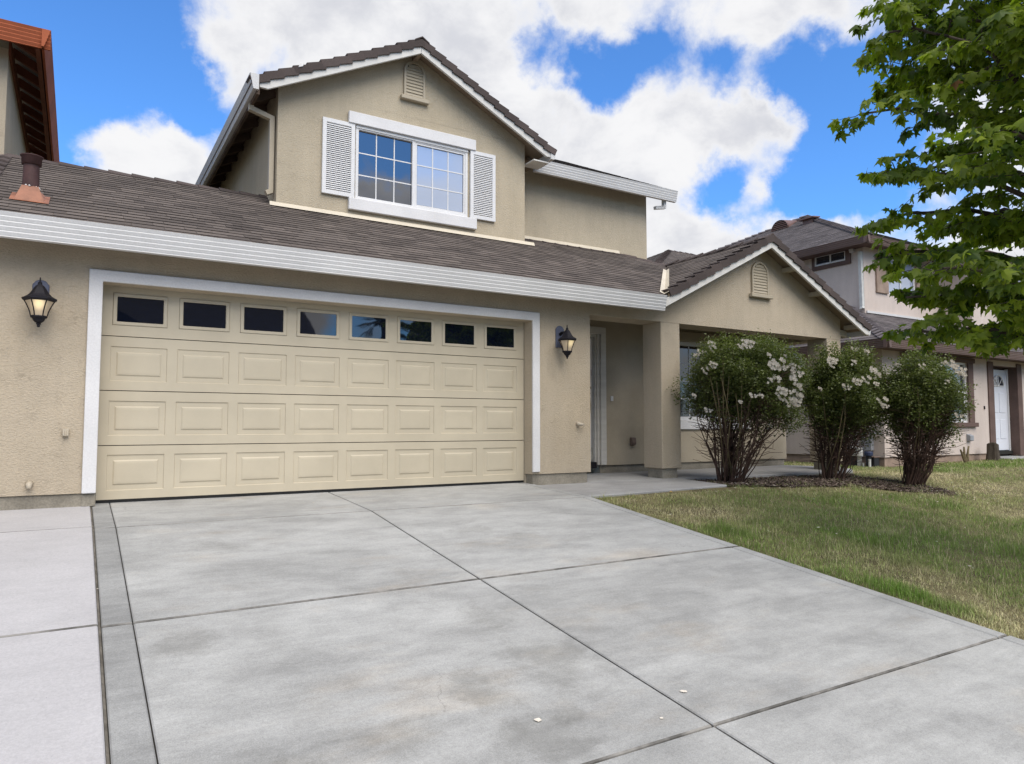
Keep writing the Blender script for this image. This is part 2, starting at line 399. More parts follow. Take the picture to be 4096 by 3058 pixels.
def grass_mat():
    m, nt, p, out = new_mat('grass_blades')
    c = nt.add('ShaderNodeAttribute', attribute_name='blade').outputs['Color']
    nt.put(p, 'Base Color', c)
    p.inputs['Roughness'].default_value = 0.6
    p.inputs['Specular IOR Level'].default_value = 0.2
    tr = nt.add('ShaderNodeBsdfTranslucent')
    nt.put(tr, 'Color', c)
    mx = nt.add('ShaderNodeMixShader')
    mx.inputs[0].default_value = 0.25
    nt.l.new(p.outputs[0], mx.inputs[1]); nt.l.new(tr.outputs[0], mx.inputs[2])
    nt.l.new(mx.outputs[0], out.inputs['Surface'])
    return m
M['grass'] = grass_mat()

def lamp_glass(name, strength):
    """frosted pane of a lit lantern: brightest where the bulb sits behind it"""
    m, nt, p, out = new_mat(name)
    co = nt.add('ShaderNodeTexCoord').outputs['Object']
    d = nt.vmath('LENGTH', nt.vmath('MULTIPLY', nt.vmath('SUBTRACT', co, (0.0, -0.045, 0.035)), (1.0, 0.55, 0.75)))
    hot = nt.ramp(d, 0.012, 0.085)
    p.inputs['Base Color'].default_value = (0.42, 0.34, 0.24, 1)
    p.inputs['Roughness'].default_value = 0.35
    nt.put(p, 'Emission Color', nt.mix(hot, (1.0, 0.80, 0.42), (0.55, 0.40, 0.24)))
    nt.put(p, 'Emission Strength', nt.ramp(hot, 0.0, 1.0, strength, 0.16 * strength))
    return m
M['lamp_a'] = lamp_glass('lit_frosted_glass', 0.68)
M['lamp_b'] = lamp_glass('dimly_lit_frosted_glass', 0.52)

# ------------------------------------------------------------------ mesh builder
ORG = {}
class MB:
    def __init__(self):
        self.v = []; self.f = []; self.tone = None
    def poly(self, *pts):
        n = len(self.v)
        self.v += [tuple(p) for p in pts]
        self.f.append(tuple(range(n, n + len(pts))))
        return self
    def box(self, x0, x1, y0, y1, z0, z1):
        n = len(self.v)
        self.v += [(x0, y0, z0), (x1, y0, z0), (x1, y1, z0), (x0, y1, z0), (x0, y0, z1), (x1, y0, z1), (x1, y1, z1), (x0, y1, z1)]
        self.f += [(n + a, n + b, n + c, n + d) for a, b, c, d in ((0, 3, 2, 1), (4, 5, 6, 7), (0, 1, 5, 4), (1, 2, 6, 5), (2, 3, 7, 6), (3, 0, 4, 7))]
        return self
    def prism(self, loop, vec):
        n = len(self.v); k = len(loop)
        vec = Vector(vec)
        self.v += [tuple(p) for p in loop] + [tuple(Vector(p) + vec) for p in loop]
        self.f.append(tuple(range(n, n + k)))
        self.f.append(tuple(range(n + 2 * k - 1, n + k - 1, -1)))
        for i in range(k):
            j = (i + 1) % k
            self.f.append((n + i, n + k + i, n + k + j, n + j))
        return self
    def beam(self, a, b, w, h, up=(0, 0, 1)):
        """rectangular bar between points a and b: w across, h along 'up'"""
        a, b, up = Vector(a), Vector(b), Vector(up)
        d = (b - a).normalized()
        s = d.cross(up).normalized()
        u = s.cross(d).normalized()
        lo = [a + s * (w / 2) * i + u * (h / 2) * j for i, j in ((-1, -1), (1, -1), (1, 1), (-1, 1))]
        return self.prism(lo, b - a)
    def tube(self, pts, rad, n=6, cap=True):
        pts = [Vector(p) for p in pts]
        if not isinstance(rad, (list, tuple)):
            rad = [rad] * len(pts)
        base = len(self.v)
        prev = None
        for i, p in enumerate(pts):
            d = (pts[min(i + 1, len(pts) - 1)] - pts[max(i - 1, 0)])
            d = d.normalized() if d.length > 1e-9 else Vector((0, 0, 1))
            if prev is None:
                s = d.cross(Vector((0.31, 0.17, 0.93)))
                if s.length < 1e-3:
                    s = d.cross(Vector((1, 0, 0)))
            else:
                s = prev - d * prev.dot(d)
            s.normalize(); prev = s
            t = d.cross(s)
            for k in range(n):
                a = 2 * math.pi * k / n
                self.v.append(tuple(p + (s * math.cos(a) + t * math.sin(a)) * rad[i]))
        for i in range(len(pts) - 1):
            for k in range(n):
                a = base + i * n + k; b = base + i * n + (k + 1) % n
                self.f.append((a, b, b + n, a + n))
        if cap:
            self.f.append(tuple(base + k for k in range(n - 1, -1, -1)))
            self.f.append(tuple(base + (len(pts) - 1) * n + k for k in range(n)))
        return self
    def lathe(self, prof, c, n=16, a0=0.0, sx=1.0, sy=1.0):
        base = len(self.v); c = Vector(c)
        for r, z in prof:
            for k in range(n):
                a = a0 + 2 * math.pi * k / n
                self.v.append((c.x + r * math.cos(a) * sx, c.y + r * math.sin(a) * sy, c.z + z))
        for i in range(len(prof) - 1):
            for k in range(n):
                a = base + i * n + k; b = base + i * n + (k + 1) % n
                self.f.append((a, b, b + n, a + n))
        self.f.append(tuple(base + k for k in range(n - 1, -1, -1)))
        self.f.append(tuple(base + (len(prof) - 1) * n + k for k in range(n)))
        return self
    def wall(self, u0, u1, v0, v1, holes, fn, thick):
        """sheet with rectangular holes, u/v in its plane; fn(u, v, w) -> point, w = depth 0..thick"""
        us = sorted({u0, u1} | {h[0] for h in holes} | {h[1] for h in holes})
        vs = sorted({v0, v1} | {h[2] for h in holes} | {h[3] for h in holes})
        us = [u for u in us if u0 - 1e-9 <= u <= u1 + 1e-9]; vs = [v for v in vs if v0 - 1e-9 <= v <= v1 + 1e-9]
        def solid(i, j):
            if i < 0 or j < 0 or i >= len(us) - 1 or j >= len(vs) - 1:
                return False
            cu, cv = (us[i] + us[i + 1]) / 2, (vs[j] + vs[j + 1]) / 2
            return not any(h[0] < cu < h[1] and h[2] < cv < h[3] for h in holes)
        for i in range(len(us) - 1):
            for j in range(len(vs) - 1):
                if not solid(i, j):
                    continue
                a, b, c, d = us[i], us[i + 1], vs[j], vs[j + 1]
                self.poly(fn(a, c, 0), fn(b, c, 0), fn(b, d, 0), fn(a, d, 0))
                self.poly(fn(a, d, thick), fn(b, d, thick), fn(b, c, thick), fn(a, c, thick))
                if not solid(i - 1, j): self.poly(fn(a, c, 0), fn(a, d, 0), fn(a, d, thick), fn(a, c, thick))
                if not solid(i + 1, j): self.poly(fn(b, d, 0), fn(b, c, 0), fn(b, c, thick), fn(b, d, thick))
                if not solid(i, j - 1): self.poly(fn(b, c, 0), fn(a, c, 0), fn(a, c, thick), fn(b, c, thick))
                if not solid(i, j + 1): self.poly(fn(a, d, 0), fn(b, d, 0), fn(b, d, thick), fn(a, d, thick))
        return self
    def mesh(self, name, origin=(0, 0, 0), fix=True, merge=True):
        me = bpy.data.meshes.new(name)
        o = Vector(origin)
        me.from_pydata([tuple(Vector(p) - o) for p in self.v], [], self.f)
        if fix and len(self.f) < 30000:
            bm = bmesh.new(); bm.from_mesh(me)
            if merge:
                bmesh.ops.remove_doubles(bm, verts=bm.verts, dist=1e-5)
            bmesh.ops.recalc_face_normals(bm, faces=bm.faces)
            bm.to_mesh(me); bm.free()
        return me
    def build(self, name, mat, parent=None, bevel=0.0, smooth=False, kind=None, seg=1, fix=True, merge=True):
        org = ORG.get(parent.name, Vector((0, 0, 0))) if parent else Vector((0, 0, 0))
        me = self.mesh(name, org, fix, merge)
        return link(name, me, mat, parent, org, bevel, smooth, kind, seg)

def link(name, me, mat, parent=None, org=Vector((0, 0, 0)), bevel=0.0, smooth=False, kind=None, seg=1):
    o = bpy.data.objects.new(name, me)
    COL.objects.link(o)
    if mat is not None and not me.materials:
        me.materials.append(mat)
    if parent:
        o.parent = parent
    else:
        o.location = org
    ORG[o.name] = Vector(org)
    if smooth:
        for p_ in me.polygons: p_.use_smooth = True
    if bevel:
        b = o.modifiers.new('edge', 'BEVEL')
        b.width = bevel; b.segments = seg; b.limit_method = 'ANGLE'; b.angle_limit = R(40)
    if kind:
        o['kind'] = kind
    return o

def thing(name, loc, label, cat, group=None):
    o = bpy.data.objects.new(name, None)
    COL.objects.link(o)
    o.location = loc
    o.empty_display_size = 0.2
    o['label'] = label; o['category'] = cat
    if group: o['group'] = group
    ORG[o.name] = Vector(loc)
    return o

def structure(name, loc=(0, 0, 0)):
    o = bpy.data.objects.new(name, None)
    COL.objects.link(o)
    o.location = loc
    o['kind'] = 'structure'
    ORG[o.name] = Vector(loc)
    return o

def FX(y0):      # wall facing -Y: u = x, v = z
    return lambda u, v, w: (u, y0 + w, v)
def FY(x0, s=1):  # wall facing -X: u = y, v = z
    return lambda u, v, w: (x0 + w * s, u, v)

def np_mesh(name, V, F, tone=None, color=None, mat=None):
    """V (n,3), F (m,k) equal-sized faces"""
    me = bpy.data.meshes.new(name)
    n, (m, k) = len(V), F.shape
    me.vertices.add(n); me.vertices.foreach_set('co', np.ascontiguousarray(V, dtype=np.float32).ravel())
    me.loops.add(m * k); me.loops.foreach_set('vertex_index', np.ascontiguousarray(F, dtype=np.int32).ravel())
    me.polygons.add(m); me.polygons.foreach_set('loop_start', np.arange(0, m * k, k, dtype=np.int32))
    me.update(calc_edges=True)
    if tone is not None:
        a = me.attributes.new('tone', 'FLOAT', 'POINT'); a.data.foreach_set('value', np.ascontiguousarray(tone, dtype=np.float32))
    if color is not None:
        a = me.attributes.new('blade', 'FLOAT_COLOR', 'POINT')
        c4 = np.ones((n, 4), np.float32); c4[:, :3] = color
        a.data.foreach_set('color', c4.ravel())
    if mat: me.materials.append(mat)
    return me

def scatter(TV, TF, mats, locs, tone):
    """copies of a small template: TV (k,3), TF (t,3), mats (N,3,3), locs (N,3)"""
    N, k = len(locs), len(TV)
    V = np.einsum('nij,kj->nki', mats, TV) + locs[:, None, :]
    F = (TF[None, :, :] + (np.arange(N) * k)[:, None, None]).reshape(-1, TF.shape[1])
    return V.reshape(-1, 3), F, np.repeat(tone, k)

# ------------------------------------------------------------------ roofing
def clip(poly, con):
    out = poly
    n = len(con)
    for i in range(n):
        a, b = con[i], con[(i + 1) % n]
        ex, ey = b[0] - a[0], b[1] - a[1]
        inp, out = out, []
        for j in range(len(inp)):
            p, q = inp[j], inp[(j + 1) % len(inp)]
            sp = ex * (p[1] - a[1]) - ey * (p[0] - a[0]); sq = ex * (q[1] - a[1]) - ey * (q[0] - a[0])
            if sp >= -1e-9: out.append(p)
            if (sp > 1e-9 and sq < -1e-9) or (sp < -1e-9 and sq > 1e-9):
                t = sp / (sp - sq); out.append((p[0] + (q[0] - p[0]) * t, p[1] + (q[1] - p[1]) * t))
        if len(out) < 3: return []
    return out

def area(p):
    return 0.5 * sum(p[i][0] * p[(i + 1) % len(p)][1] - p[(i + 1) % len(p)][0] * p[i][1] for i in range(len(p)))

def shingles(parent, O, U, V, poly, mat_s, mat_i=None, single=0, e=0.140, wr=(0.16, 0.36), th=0.0085, seed=1, name='shingle', used=None):
    """courses of shingles on a roof plane; the nearest ones as single parts, the rest joined"""
    O, U, V = Vector(O), Vector(U).normalized(), Vector(V).normalized()
    N = U.cross(V).normalized()
    if N.z < 0: N = -N
    rnd = random.Random(seed)
    if area(poly) < 0: poly = poly[::-1]
    u0 = min(p[0] for p in poly); u1 = max(p[0] for p in poly)
    v0 = min(p[1] for p in poly); v1 = max(p[1] for p in poly)
    tiles = []
    k = 0; v = v0
    while v < v1:
        u = u0 - rnd.random() * 0.3
        while u < u1:
            w = rnd.uniform(*wr)
            dv = rnd.choice((0, 0, 0, 0, 0, -0.006))
            t = th * rnd.uniform(0.85, 1.3)
            rect = [(u + 0.0015, v + dv), (u + w - 0.0015, v + dv), (u + w - 0.0015, v + e * 1.12), (u + 0.0015, v + e * 1.12)]
            c = clip(rect, poly)
            if c and abs(area(c)) > 2e-4:
                full = abs(abs(area(c)) - (w - 0.003) * (e * 1.12 - dv)) < 1e-4
                ctr = O + U * (u + w / 2) + V * (v + e / 2)
                tiles.append(((ctr - CAM).length, full, c, v + dv, t, u, w, dv))
            u += w
        v += e; k += 1
    tiles.sort(key=lambda q: q[0])
    mb = MB(); tone = []; side_faces = []
    org = ORG.get(parent.name, Vector((0, 0, 0)))
    unit = None
    basis = Matrix((U, V, N)).transposed().to_4x4()
    cnt = 0
    for d, full, c, vb, t, u, w, dv in tiles:
        if cnt < single and full:
            if unit is None:
                b = MB()
                L = e * 1.12
                b.v = [(0, 0, 0), (1, 0, 0), (1, L, 0), (0, L, 0), (0, 0, 1), (1, 0, 1), (1, L, 0.14), (0, L, 0.14)]
                b.f = [(4, 5, 6, 7), (0, 1, 5, 4), (1, 2, 6, 5), (2, 3, 7, 6), (3, 0, 4, 7), (0, 3, 2, 1)]
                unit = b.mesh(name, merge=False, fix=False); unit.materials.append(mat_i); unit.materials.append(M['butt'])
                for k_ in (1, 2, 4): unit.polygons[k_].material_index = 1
            o = bpy.data.objects.new(name, unit)
            COL.objects.link(o)
            o.parent = parent
            m = basis.copy()
            p = O + U * (u + 0.0015) + V * vb - org
            o.matrix_local = Matrix.Translation(p) @ m @ Matrix.Diagonal((w - 0.003, 1, t, 1))
            cnt += 1
            continue
        n = len(mb.v); kk = len(c)
        def h(q): return t * (0.14 + 0.86 * max(0.0, 1 - (q[1] - vb) / (e * 1.12)))
        mb.v += [tuple(O + U * q[0] + V * q[1] + N * h(q)) for q in c] + [tuple(O + U * q[0] + V * q[1]) for q in c]
        mb.f.append(tuple(range(n, n + kk)))
        for i in range(kk):
            j = (i + 1) % kk
            mb.f.append((n + i, n + kk + i, n + kk + j, n + j))
        side_faces.extend([0] + [1] * kk)
        tone += [rnd.random()] * (2 * kk)
    if not mb.f: return None
    me = bpy.data.meshes.new(name + '_field')
    me.from_pydata([tuple(Vector(p) - org) for p in mb.v], [], mb.f)
    a = me.attributes.new('tone', 'FLOAT', 'POINT'); a.data.foreach_set('value', tone)
    bm = bmesh.new(); bm.from_mesh(me); bmesh.ops.recalc_face_normals(bm, faces=bm.faces); bm.to_mesh(me); bm.free()
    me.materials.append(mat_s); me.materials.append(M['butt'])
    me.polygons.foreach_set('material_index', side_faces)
    return link(name + '_field', me, None, parent, org, kind='stuff')

def slab(parent, pts, th, mat, name='roof_deck'):
    return MB().prism([Vector(p) - Vector((0, 0, 0.004)) for p in pts], (0, 0, -th)).build(name, mat, parent)

def cap_tiles(parent, A, B, side_a, side_b, mat, name='ridge_tile', L=0.30, w=0.13, th=0.02, lift=0.012, kick=0.02):
    """folded cap pieces laid from A up to B; side_a / side_b are the two down-slope directions"""
    A, B = Vector(A), Vector(B); d = (B - A); n = max(1, round(d.length / L)); step = d / n
    sa, sb = Vector(side_a).normalized() * w, Vector(side_b).normalized() * w
    up = Vector((0, 0, 1))
    org = ORG.get(parent.name, Vector((0, 0, 0)))
    b = MB()
    p0, p1 = Vector((0, 0, 0)), step * 1.10
    lo, hi = up * (lift + kick), up * lift * 0.4
    def ring(p, off): return [p + sa + off, p + off + up * 0.012, p + sb + off]
    b.v = [tuple(q) for q in ring(p0, lo) + ring(p1, hi)] + [tuple(q - up * th) for q in ring(p0, lo) + ring(p1, hi)]
    b.f = [(0, 1, 4, 3), (1, 2, 5, 4), (0, 6, 7, 1), (1, 7, 8, 2), (6, 9, 10, 7), (7, 10, 11, 8), (0, 3, 9, 6), (2, 8, 11, 5), (3, 4, 10, 9), (4, 5, 11, 10)]
    me = b.mesh(name); me.materials.append(mat)
    for i in range(n):
        o = bpy.data.objects.new(name, me); COL.objects.link(o); o.parent = parent
        o.location = A + step * i - org + up * random.uniform(-0.003, 0.003)

def rake_tiles(parent, A, B, y, mat, n, name='rake_tile', hgt=0.105, dep=0.19, th=0.022):
    """edge tiles wrapping a gable rake from A (low) to B (ridge); gable plane at y, facing -Y"""
    A, B = Vector(A), Vector(B); step = (B - A) / n
    d = step.normalized(); L = step.length
    nrm = Vector((-d.z, 0, d.x)); 
    if nrm.z < 0: nrm = -nrm
    b = MB()
    q0 = nrm * 0.052; q1 = nrm * 0.022
    P0, P1 = Vector((0, 0, 0)) - d * 0.012, step * 1.10
    def ring(p, q):
        return [p + q - nrm * hgt + Vector((0, -th, 0)), p + q + Vector((0, -th, 0)), p + q + Vector((0, dep, 0)), p + q - nrm * 0.02 + Vector((0, dep, 0)), p + q - nrm * 0.02, p + q - nrm * hgt]
    r0, r1 = ring(P0, q0), ring(P1, q1)
    b.v = [tuple(p) for p in r0 + r1]
    k = 6
    b.f = [tuple(range(k)), tuple(range(2 * k - 1, k - 1, -1))] + [(i, (i + 1) % k, k + (i + 1) % k, k + i) for i in range(k)]
    me = b.mesh(name); me.materials.append(mat)
    org = ORG.get(parent.name, Vector((0, 0, 0)))
    for i in range(n):
        o = bpy.data.objects.new(name, me); COL.objects.link(o); o.parent = parent
        o.location = A + step * i + Vector((0, y, 0)) - org + nrm * random.uniform(-0.004, 0.004)
        o.rotation_euler = (random.uniform(-.01, .01), random.uniform(-.012, .012), 0)

def gutter(parent, A, B, out, mat, h=0.21, w=0.115, name='gutter', ribs=5, slope=0.045):
    """ribbed fascia gutter along A-B (points on its top outer edge)"""
    A, B, o = Vector(A), Vector(B), Vector(out).normalized()
    prof = [(0.0, 0.0)]
    band = h / ribs
    for i in range(ribs):
        z0, z1 = -i * band, -(i + 1) * band
        inset0 = slope * (i / ribs); inset1 = slope * ((i + 1) / ribs)
        prof += [(-inset0, z0 - 0.002), (-inset1 - 0.0005, z1 + 0.012), (-inset1 - 0.0030, z1 + 0.008), (-inset1 - 0.0012, z1 + 0.002)]
    prof += [(-slope, -h), (-w, -h), (-w, 0.0), (-0.012, 0.0)]
    loop = [A + o * p + Vector((0, 0, z)) for p, z in prof]
    return MB().prism(loop, B - A).build(name, mat, parent)

def gable_vent(parent, cx, y, z0, ztop, w, mat):
    """round-headed louvred vent on a wall facing -Y"""
    r = w / 2; zc = ztop - r
    def arch(rr, y_):
        pts = [(cx - rr, y_, z0 + 0.06), (cx + rr, y_, z0 + 0.06), (cx + rr, y_, zc)]
        pts += [(cx + rr * math.cos(a), y_, zc + rr * math.sin(a)) for a in [math.pi * i / 14 for i in range(1, 14)]]
        pts += [(cx - rr, y_, zc)]
        return pts
    ri = r - 0.034
    ob, ib = arch(r, y - 0.035), arch(ri, y - 0.035)
    ib = [(p[0], p[1], max(p[2], z0 + 0.075)) for p in ib]
    m = MB()
    k = len(ob)
    n = 0
    m.v = ob + ib + [(p[0], y + 0.01, p[2]) for p in ob] + [(p[0], y + 0.01, p[2]) for p in ib]
    for i in range(k):
        j = (i + 1) % k
        m.f += [(i, j, k + j, k + i), (i, 2 * k + i, 2 * k + j, j), (k + i, k + j, 3 * k + j, 3 * k + i)]
    v = m.build('gable_vent', M[mat], parent)
    MB().poly(*[(p[0], y - 0.004, p[2]) for p in ib]).build('vent_backing', M['dark'], v, fix=False)
    MB().box(cx - r - 0.055, cx + r + 0.055, y - 0.075, y, z0, z0 + 0.062).build('vent_sill', M[mat], v, bevel=0.008)
    ns = 10
    for i in range(ns):
        z = z0 + 0.085 + (ztop - 0.05 - z0 - 0.085) * i / ns
        zt = z + 0.03
        hw = ri if zt < zc else math.sqrt(max(0.0, ri * ri - (zt - zc) ** 2))
        if hw < 0.03: continue
        MB().prism([(cx - hw, y - 0.030, z), (cx - hw, y - 0.024, z - 0.004), (cx - hw, y - 0.006, z + 0.050), (cx - hw, y - 0.014, z + 0.050)], (2 * hw, 0, 0)).build('vent_slat', M[mat], v)
    return v

# ================================================================== GROUND
def drive_z(y):
    return -0.02 + 0.05 * y if y > -1.35 else -0.0875 + 0.117 * (y + 1.35)

def lawn_z(x, y):
    b = -0.100 - 0.006 * max(0.0, x - 7.0) + 0.024 * min(5.0, max(0.0, x - 14.3))
    if y < -1.2: b += 0.117 * (y + 1.2)
    return b
def lawn_z_np(x, y):
    b = -0.100 - 0.006 * np.maximum(0.0, x - 7.0) + 0.024 * np.clip(x - 14.3, 0, 5)
    return b + np.where(y < -1.2, 0.117 * (y + 1.2), 0.0)

g = MB(); g.poly((-900, -900, -1.32), (900, -900, -1.32), (900, 900, -1.32), (-900, 900, -1.32))
g.build('ground', M['ground'], None, kind='structure', fix=False)
# terrace of soil under the lots (front bank falls to the kerb)
xs = [-30, -4, 4.9, 7, 9, 11, 13, 15, 18, 22, 30, 45]
ys = [-8.8, -7.5, -6.3, -5.0, -3.7, -2.5, -1.2, -0.4, 0.5, 3, 30]
t = MB()
for i in range(len(xs) - 1):
    for j in range(len(ys) - 1):
        dz = -0.10 if xs[i + 1] <= 4.95 else 0.0
        q = [(xs[i], ys[j]), (xs[i + 1], ys[j]), (xs[i + 1], ys[j + 1]), (xs[i], ys[j + 1])]
        t.poly(*[(a, b, lawn_z(a, b) + (dz if a < 4.95 else 0)) for a, b in q])
t.build('lawn', M['lawn_soil'], None, kind='structure')

SLAB_EDGE = 0.006
def slab_piece(parent, x0, x1, y0, y1, mat, g=0.012, zf=drive_z, g0=None, dz=0.0, name='concrete_slab', th=0.09, gl=None, gr=None):
    """one poured bay, y0 > y1, edges tooled round; extra row where the fall changes"""
    g0 = g if g0 is None else g0
    yy = [y0 - g0 / 2, y1 + g / 2]
    gl = g if gl is None else gl; gr = g if gr is None else gr
    a0, a1 = x0 + gl / 2, x1 - gr / 2
    b = SLAB_EDGE
    m = MB()
    rows = [yy[0], yy[0] - b] + [yy[1] + b, yy[1]]
    top = []
    for y, drop in ((yy[0], b), (yy[0] - b, 0), (yy[1] + b, 0), (yy[1], b)):
        top.append([(a0, y, zf(y) + dz - b), (a0 + b, y, zf(y) + dz - drop), (a1 - b, y, zf(y) + dz - drop), (a1, y, zf(y) + dz - b)])
    for i in range(3):
        for j in range(3):
            m.poly(top[i][j], top[i + 1][j], top[i + 1][j + 1], top[i][j + 1])
    for i in range(3):
        for j in (0, 3):
            p, q = top[i][j], top[i + 1][j]
            m.poly(p, (p[0], p[1], p[2] - th), (q[0], q[1], q[2] - th), q)
            p, q = top[0 if j == 0 else 3][i], top[0 if j == 0 else 3][i + 1]
            m.poly(p, q, (q[0], q[1], q[2] - th), (p[0], p[1], p[2] - th))
    o = m.build(name, mat, parent)
    o.data.materials.append(M['joint_dirt'])
    for p_ in o.data.polygons:
        zs = [o.data.vertices[i].co.z for i in p_.vertices]
        c_ = p_.center
        if abs(p_.normal.z) < 0.5 or (p_.normal.y < -0.3 and p_.normal.z < 0.95):
            p_.material_index = 1
    return o

drv = structure('driveway')
COLX = [(-0.03, 0.122, 'driveway_strip'), (0.122, 2.28, 'driveway'), (2.28, 4.81, 'driveway'), (4.81, 4.925, 'driveway_edge')]
ROWY = [(0.06, -1.37, 0.004), (-1.37, -3.54, 0.022), (-3.54, -5.69, 0.022), (-5.69, -8.5, 0.022)]
for x0, x1, mm in COLX:
    for i, (y0, y1, gg) in enumerate(ROWY):
        slab_piece(drv, x0, x1, y0, y1, M[mm], g=(0.005, 0.022, 0.012, 0.012)[i], g0=(0.005, 0.005, 0.022, 0.012)[i], gl=(0.014 if x0 in (2.28, 4.81) else 0.006), gr=(0.014 if x1 in (2.28, 4.81) else 0.006))
jm = MB()
for y0, y1, gg in ROWY:
    jm.poly((-0.05, y0, drive_z(y0) - 0.020), (4.925, y0, drive_z(y0) - 0.020), (4.925, y1, drive_z(y1) - 0.020), (-0.05, y1, drive_z(y1) - 0.020))
jm.build('joint_filler', M['joint'], drv, fix=False)
ndr = structure('neighbouring_driveway')
for x0, x1 in ((-2.7, -0.042), (-5.2, -2.7)):
    for i, (y0, y1, gg) in enumerate(((-0.17, -1.31, 0), (-1.31, -3.52, 0), (-3.52, -5.72, 0), (-5.72, -8.5, 0))):
        slab_piece(ndr, x0, x1, y0, y1, M['white_concrete'], g=(0.006, 0.018, 0.016, 0.01)[i], g0=(0.004, 0.006, 0.018, 0.016)[i], gl=0.004, gr=0.004, dz=0.006)
st = MB()
for y0, y1 in ((-0.17, -1.35), (-1.35, -8.5)):
    st.prism([(-0.042, y0, drive_z(y0) - 0.004), (-0.030, y0, drive_z(y0) - 0.014), (-0.030, y0, drive_z(y0) - 0.1), (-0.042, y0, drive_z(y0) - 0.1)], (0, y1 - y0, drive_z(y1) - drive_z(y0)))
st.build('expansion_strip', M['strip'], ndr)
sw = structure('sidewalk')
for i in range(14):
    x = -12 + i * 2.2
    MB().box(x + 0.006, x + 2.194, -10.0, -8.52, -1.05, -0.935).build('paving_slab', M['path'], sw, bevel=0.008)
MB().box(-40, 60, -10.2, -10.01, -1.3, -0.95).build('kerb', M['path'], sw, bevel=0.02)
MB().poly((-60, -19, -1.10), (80, -19, -1.10), (80, -10.2, -1.10), (-60, -10.2, -1.10)).build('road', M['asphalt'], None, kind='structure', fix=False)

# front path and porch floor
fp = structure('front_path')
MB().prism([(4.93, 0.02, -0.038), (5.83, 0.02, -0.038), (5.83, -0.20, -0.038), (7.46, -0.22, -0.045), (7.40, -1.18, -0.072), (6.3, -1.25, -0.078), (5.25, -1.32, -0.083), (4.93, -1.33, -0.083)], (0, 0, -0.16)).build('path_slab', M['path'], fp, bevel=0.012)
MB().prism([(5.80, -0.196, -0.038), (5.80, 0.985, -0.02), (11.4, 0.985, -0.02), (11.75, 0.55, -0.03), (11.9, -0.05, -0.05), (11.55, -0.30, -0.055), (9.0, -0.27, -0.05), (7.30, -0.21, -0.045)], (0, 0, -0.13)).build('porch_slab', M['path'], fp, bevel=0.014)

# mulch bed
MULCH = [(7.38, -1.20), (8.5, -1.42), (9.5, -1.60), (10.15, -2.2), (10.32, -2.45), (10.68, -2.50), (10.95, -2.3), (10.95, -1.5), (10.6, -0.95), (11.5, -0.33), (7.40, -0.24)]
mb_ = MB(); mb_.poly(*[(a, b, lawn_z(a, b) + 0.012) for a, b in MULCH])
mo = mb_.build('mulch_bed', M['soil'], None, kind='structure', fix=False)
bm = bmesh.new(); bm.from_mesh(mo.data); bmesh.ops.triangulate(bm, faces=bm.faces); bm.to_mesh(mo.data); bm.free()

# ================================================================== MAIN HOUSE
H = thing('house', (0, 0, 0), 'tan stucco two storey house with cream garage door, white shutters and brown shingle roof', 'house')
YW = -0.20
# --- garage front wall
w = MB().wall(-1.0, 5.83, 0.10, 2.62, [(-0.0, 4.88, -1, 2.102)], FX(YW), 0.18)
w.build('garage_wall', M['stucco'], H)
MB().box(-1.0, -0.002, YW + 0.02, -0.02, -0.12, 0.10).build('footing', M['footing'], H, bevel=0.006)
MB().box(4.90, 5.785, YW + 0.02, -0.02, -0.12, 0.10).build('footing', M['footing'], H, bevel=0.006)
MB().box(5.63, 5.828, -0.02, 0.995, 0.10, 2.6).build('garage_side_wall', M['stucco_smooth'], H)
MB().box(5.63, 5.79, -0.02, 0.97, -0.12, 0.10).build('footing', M['footing'], H)
# jambs behind the wall
MB().box(4.882, 4.96, -0.02, 0.12, -0.02, 2.2).build('door_jamb', M['stucco_smooth'], H)
# white surround
MB().prism([(-0.118, YW - 0.032, 0.098), (-0.002, YW - 0.032, 0.098), (-0.002, YW - 0.032, 2.103), (4.876, YW - 0.032, 2.103), (4.876, YW - 0.032, 0.128), (4.985, YW - 0.032, 0.128), (4.985, YW - 0.032, 2.213), (-0.118, YW - 0.032, 2.213)], (0, 0.036, 0)).build('door_surround', M['white_stucco'], H, bevel=0.008, seg=2)

# --- garage door
ZS = [0.012, 0.536, 1.073, 1.610, 2.146]
PC = [0.338 + 0.597 * k for k in range(8)]
PW = 0.2525
holes = []
rowz = [(0.097, 0.445), (0.632, 0.973), (1.167, 1.510)]
for cx in PC:
    for z0, z1 in rowz: holes.append((cx - PW, cx + PW, z0, z1))
    holes.append((cx - PW + 0.008, cx + PW - 0.008, 1.720, 2.040))
gd = MB()
for i in range(4):
    z0, z1 = ZS[i] + (0.004 if i else 0), ZS[i + 1] - 0.004
    hs = [h for h in holes if z0 < h[2] < z1]
    gd.wall(0.004, 4.876, z0, z1, hs, FX(0.0), 0.045)
GD = gd.build('garage_door', M['door_paint'], H)
MB().box(0.0, 4.88, 0.05, 0.07, 0.0, 2.2).build('door_backing', M['dark'], GD)
MB().box(0.004, 4.876, 0.004, 0.04, -0.016, 0.012).build('bottom_seal', M['rubber'], GD)
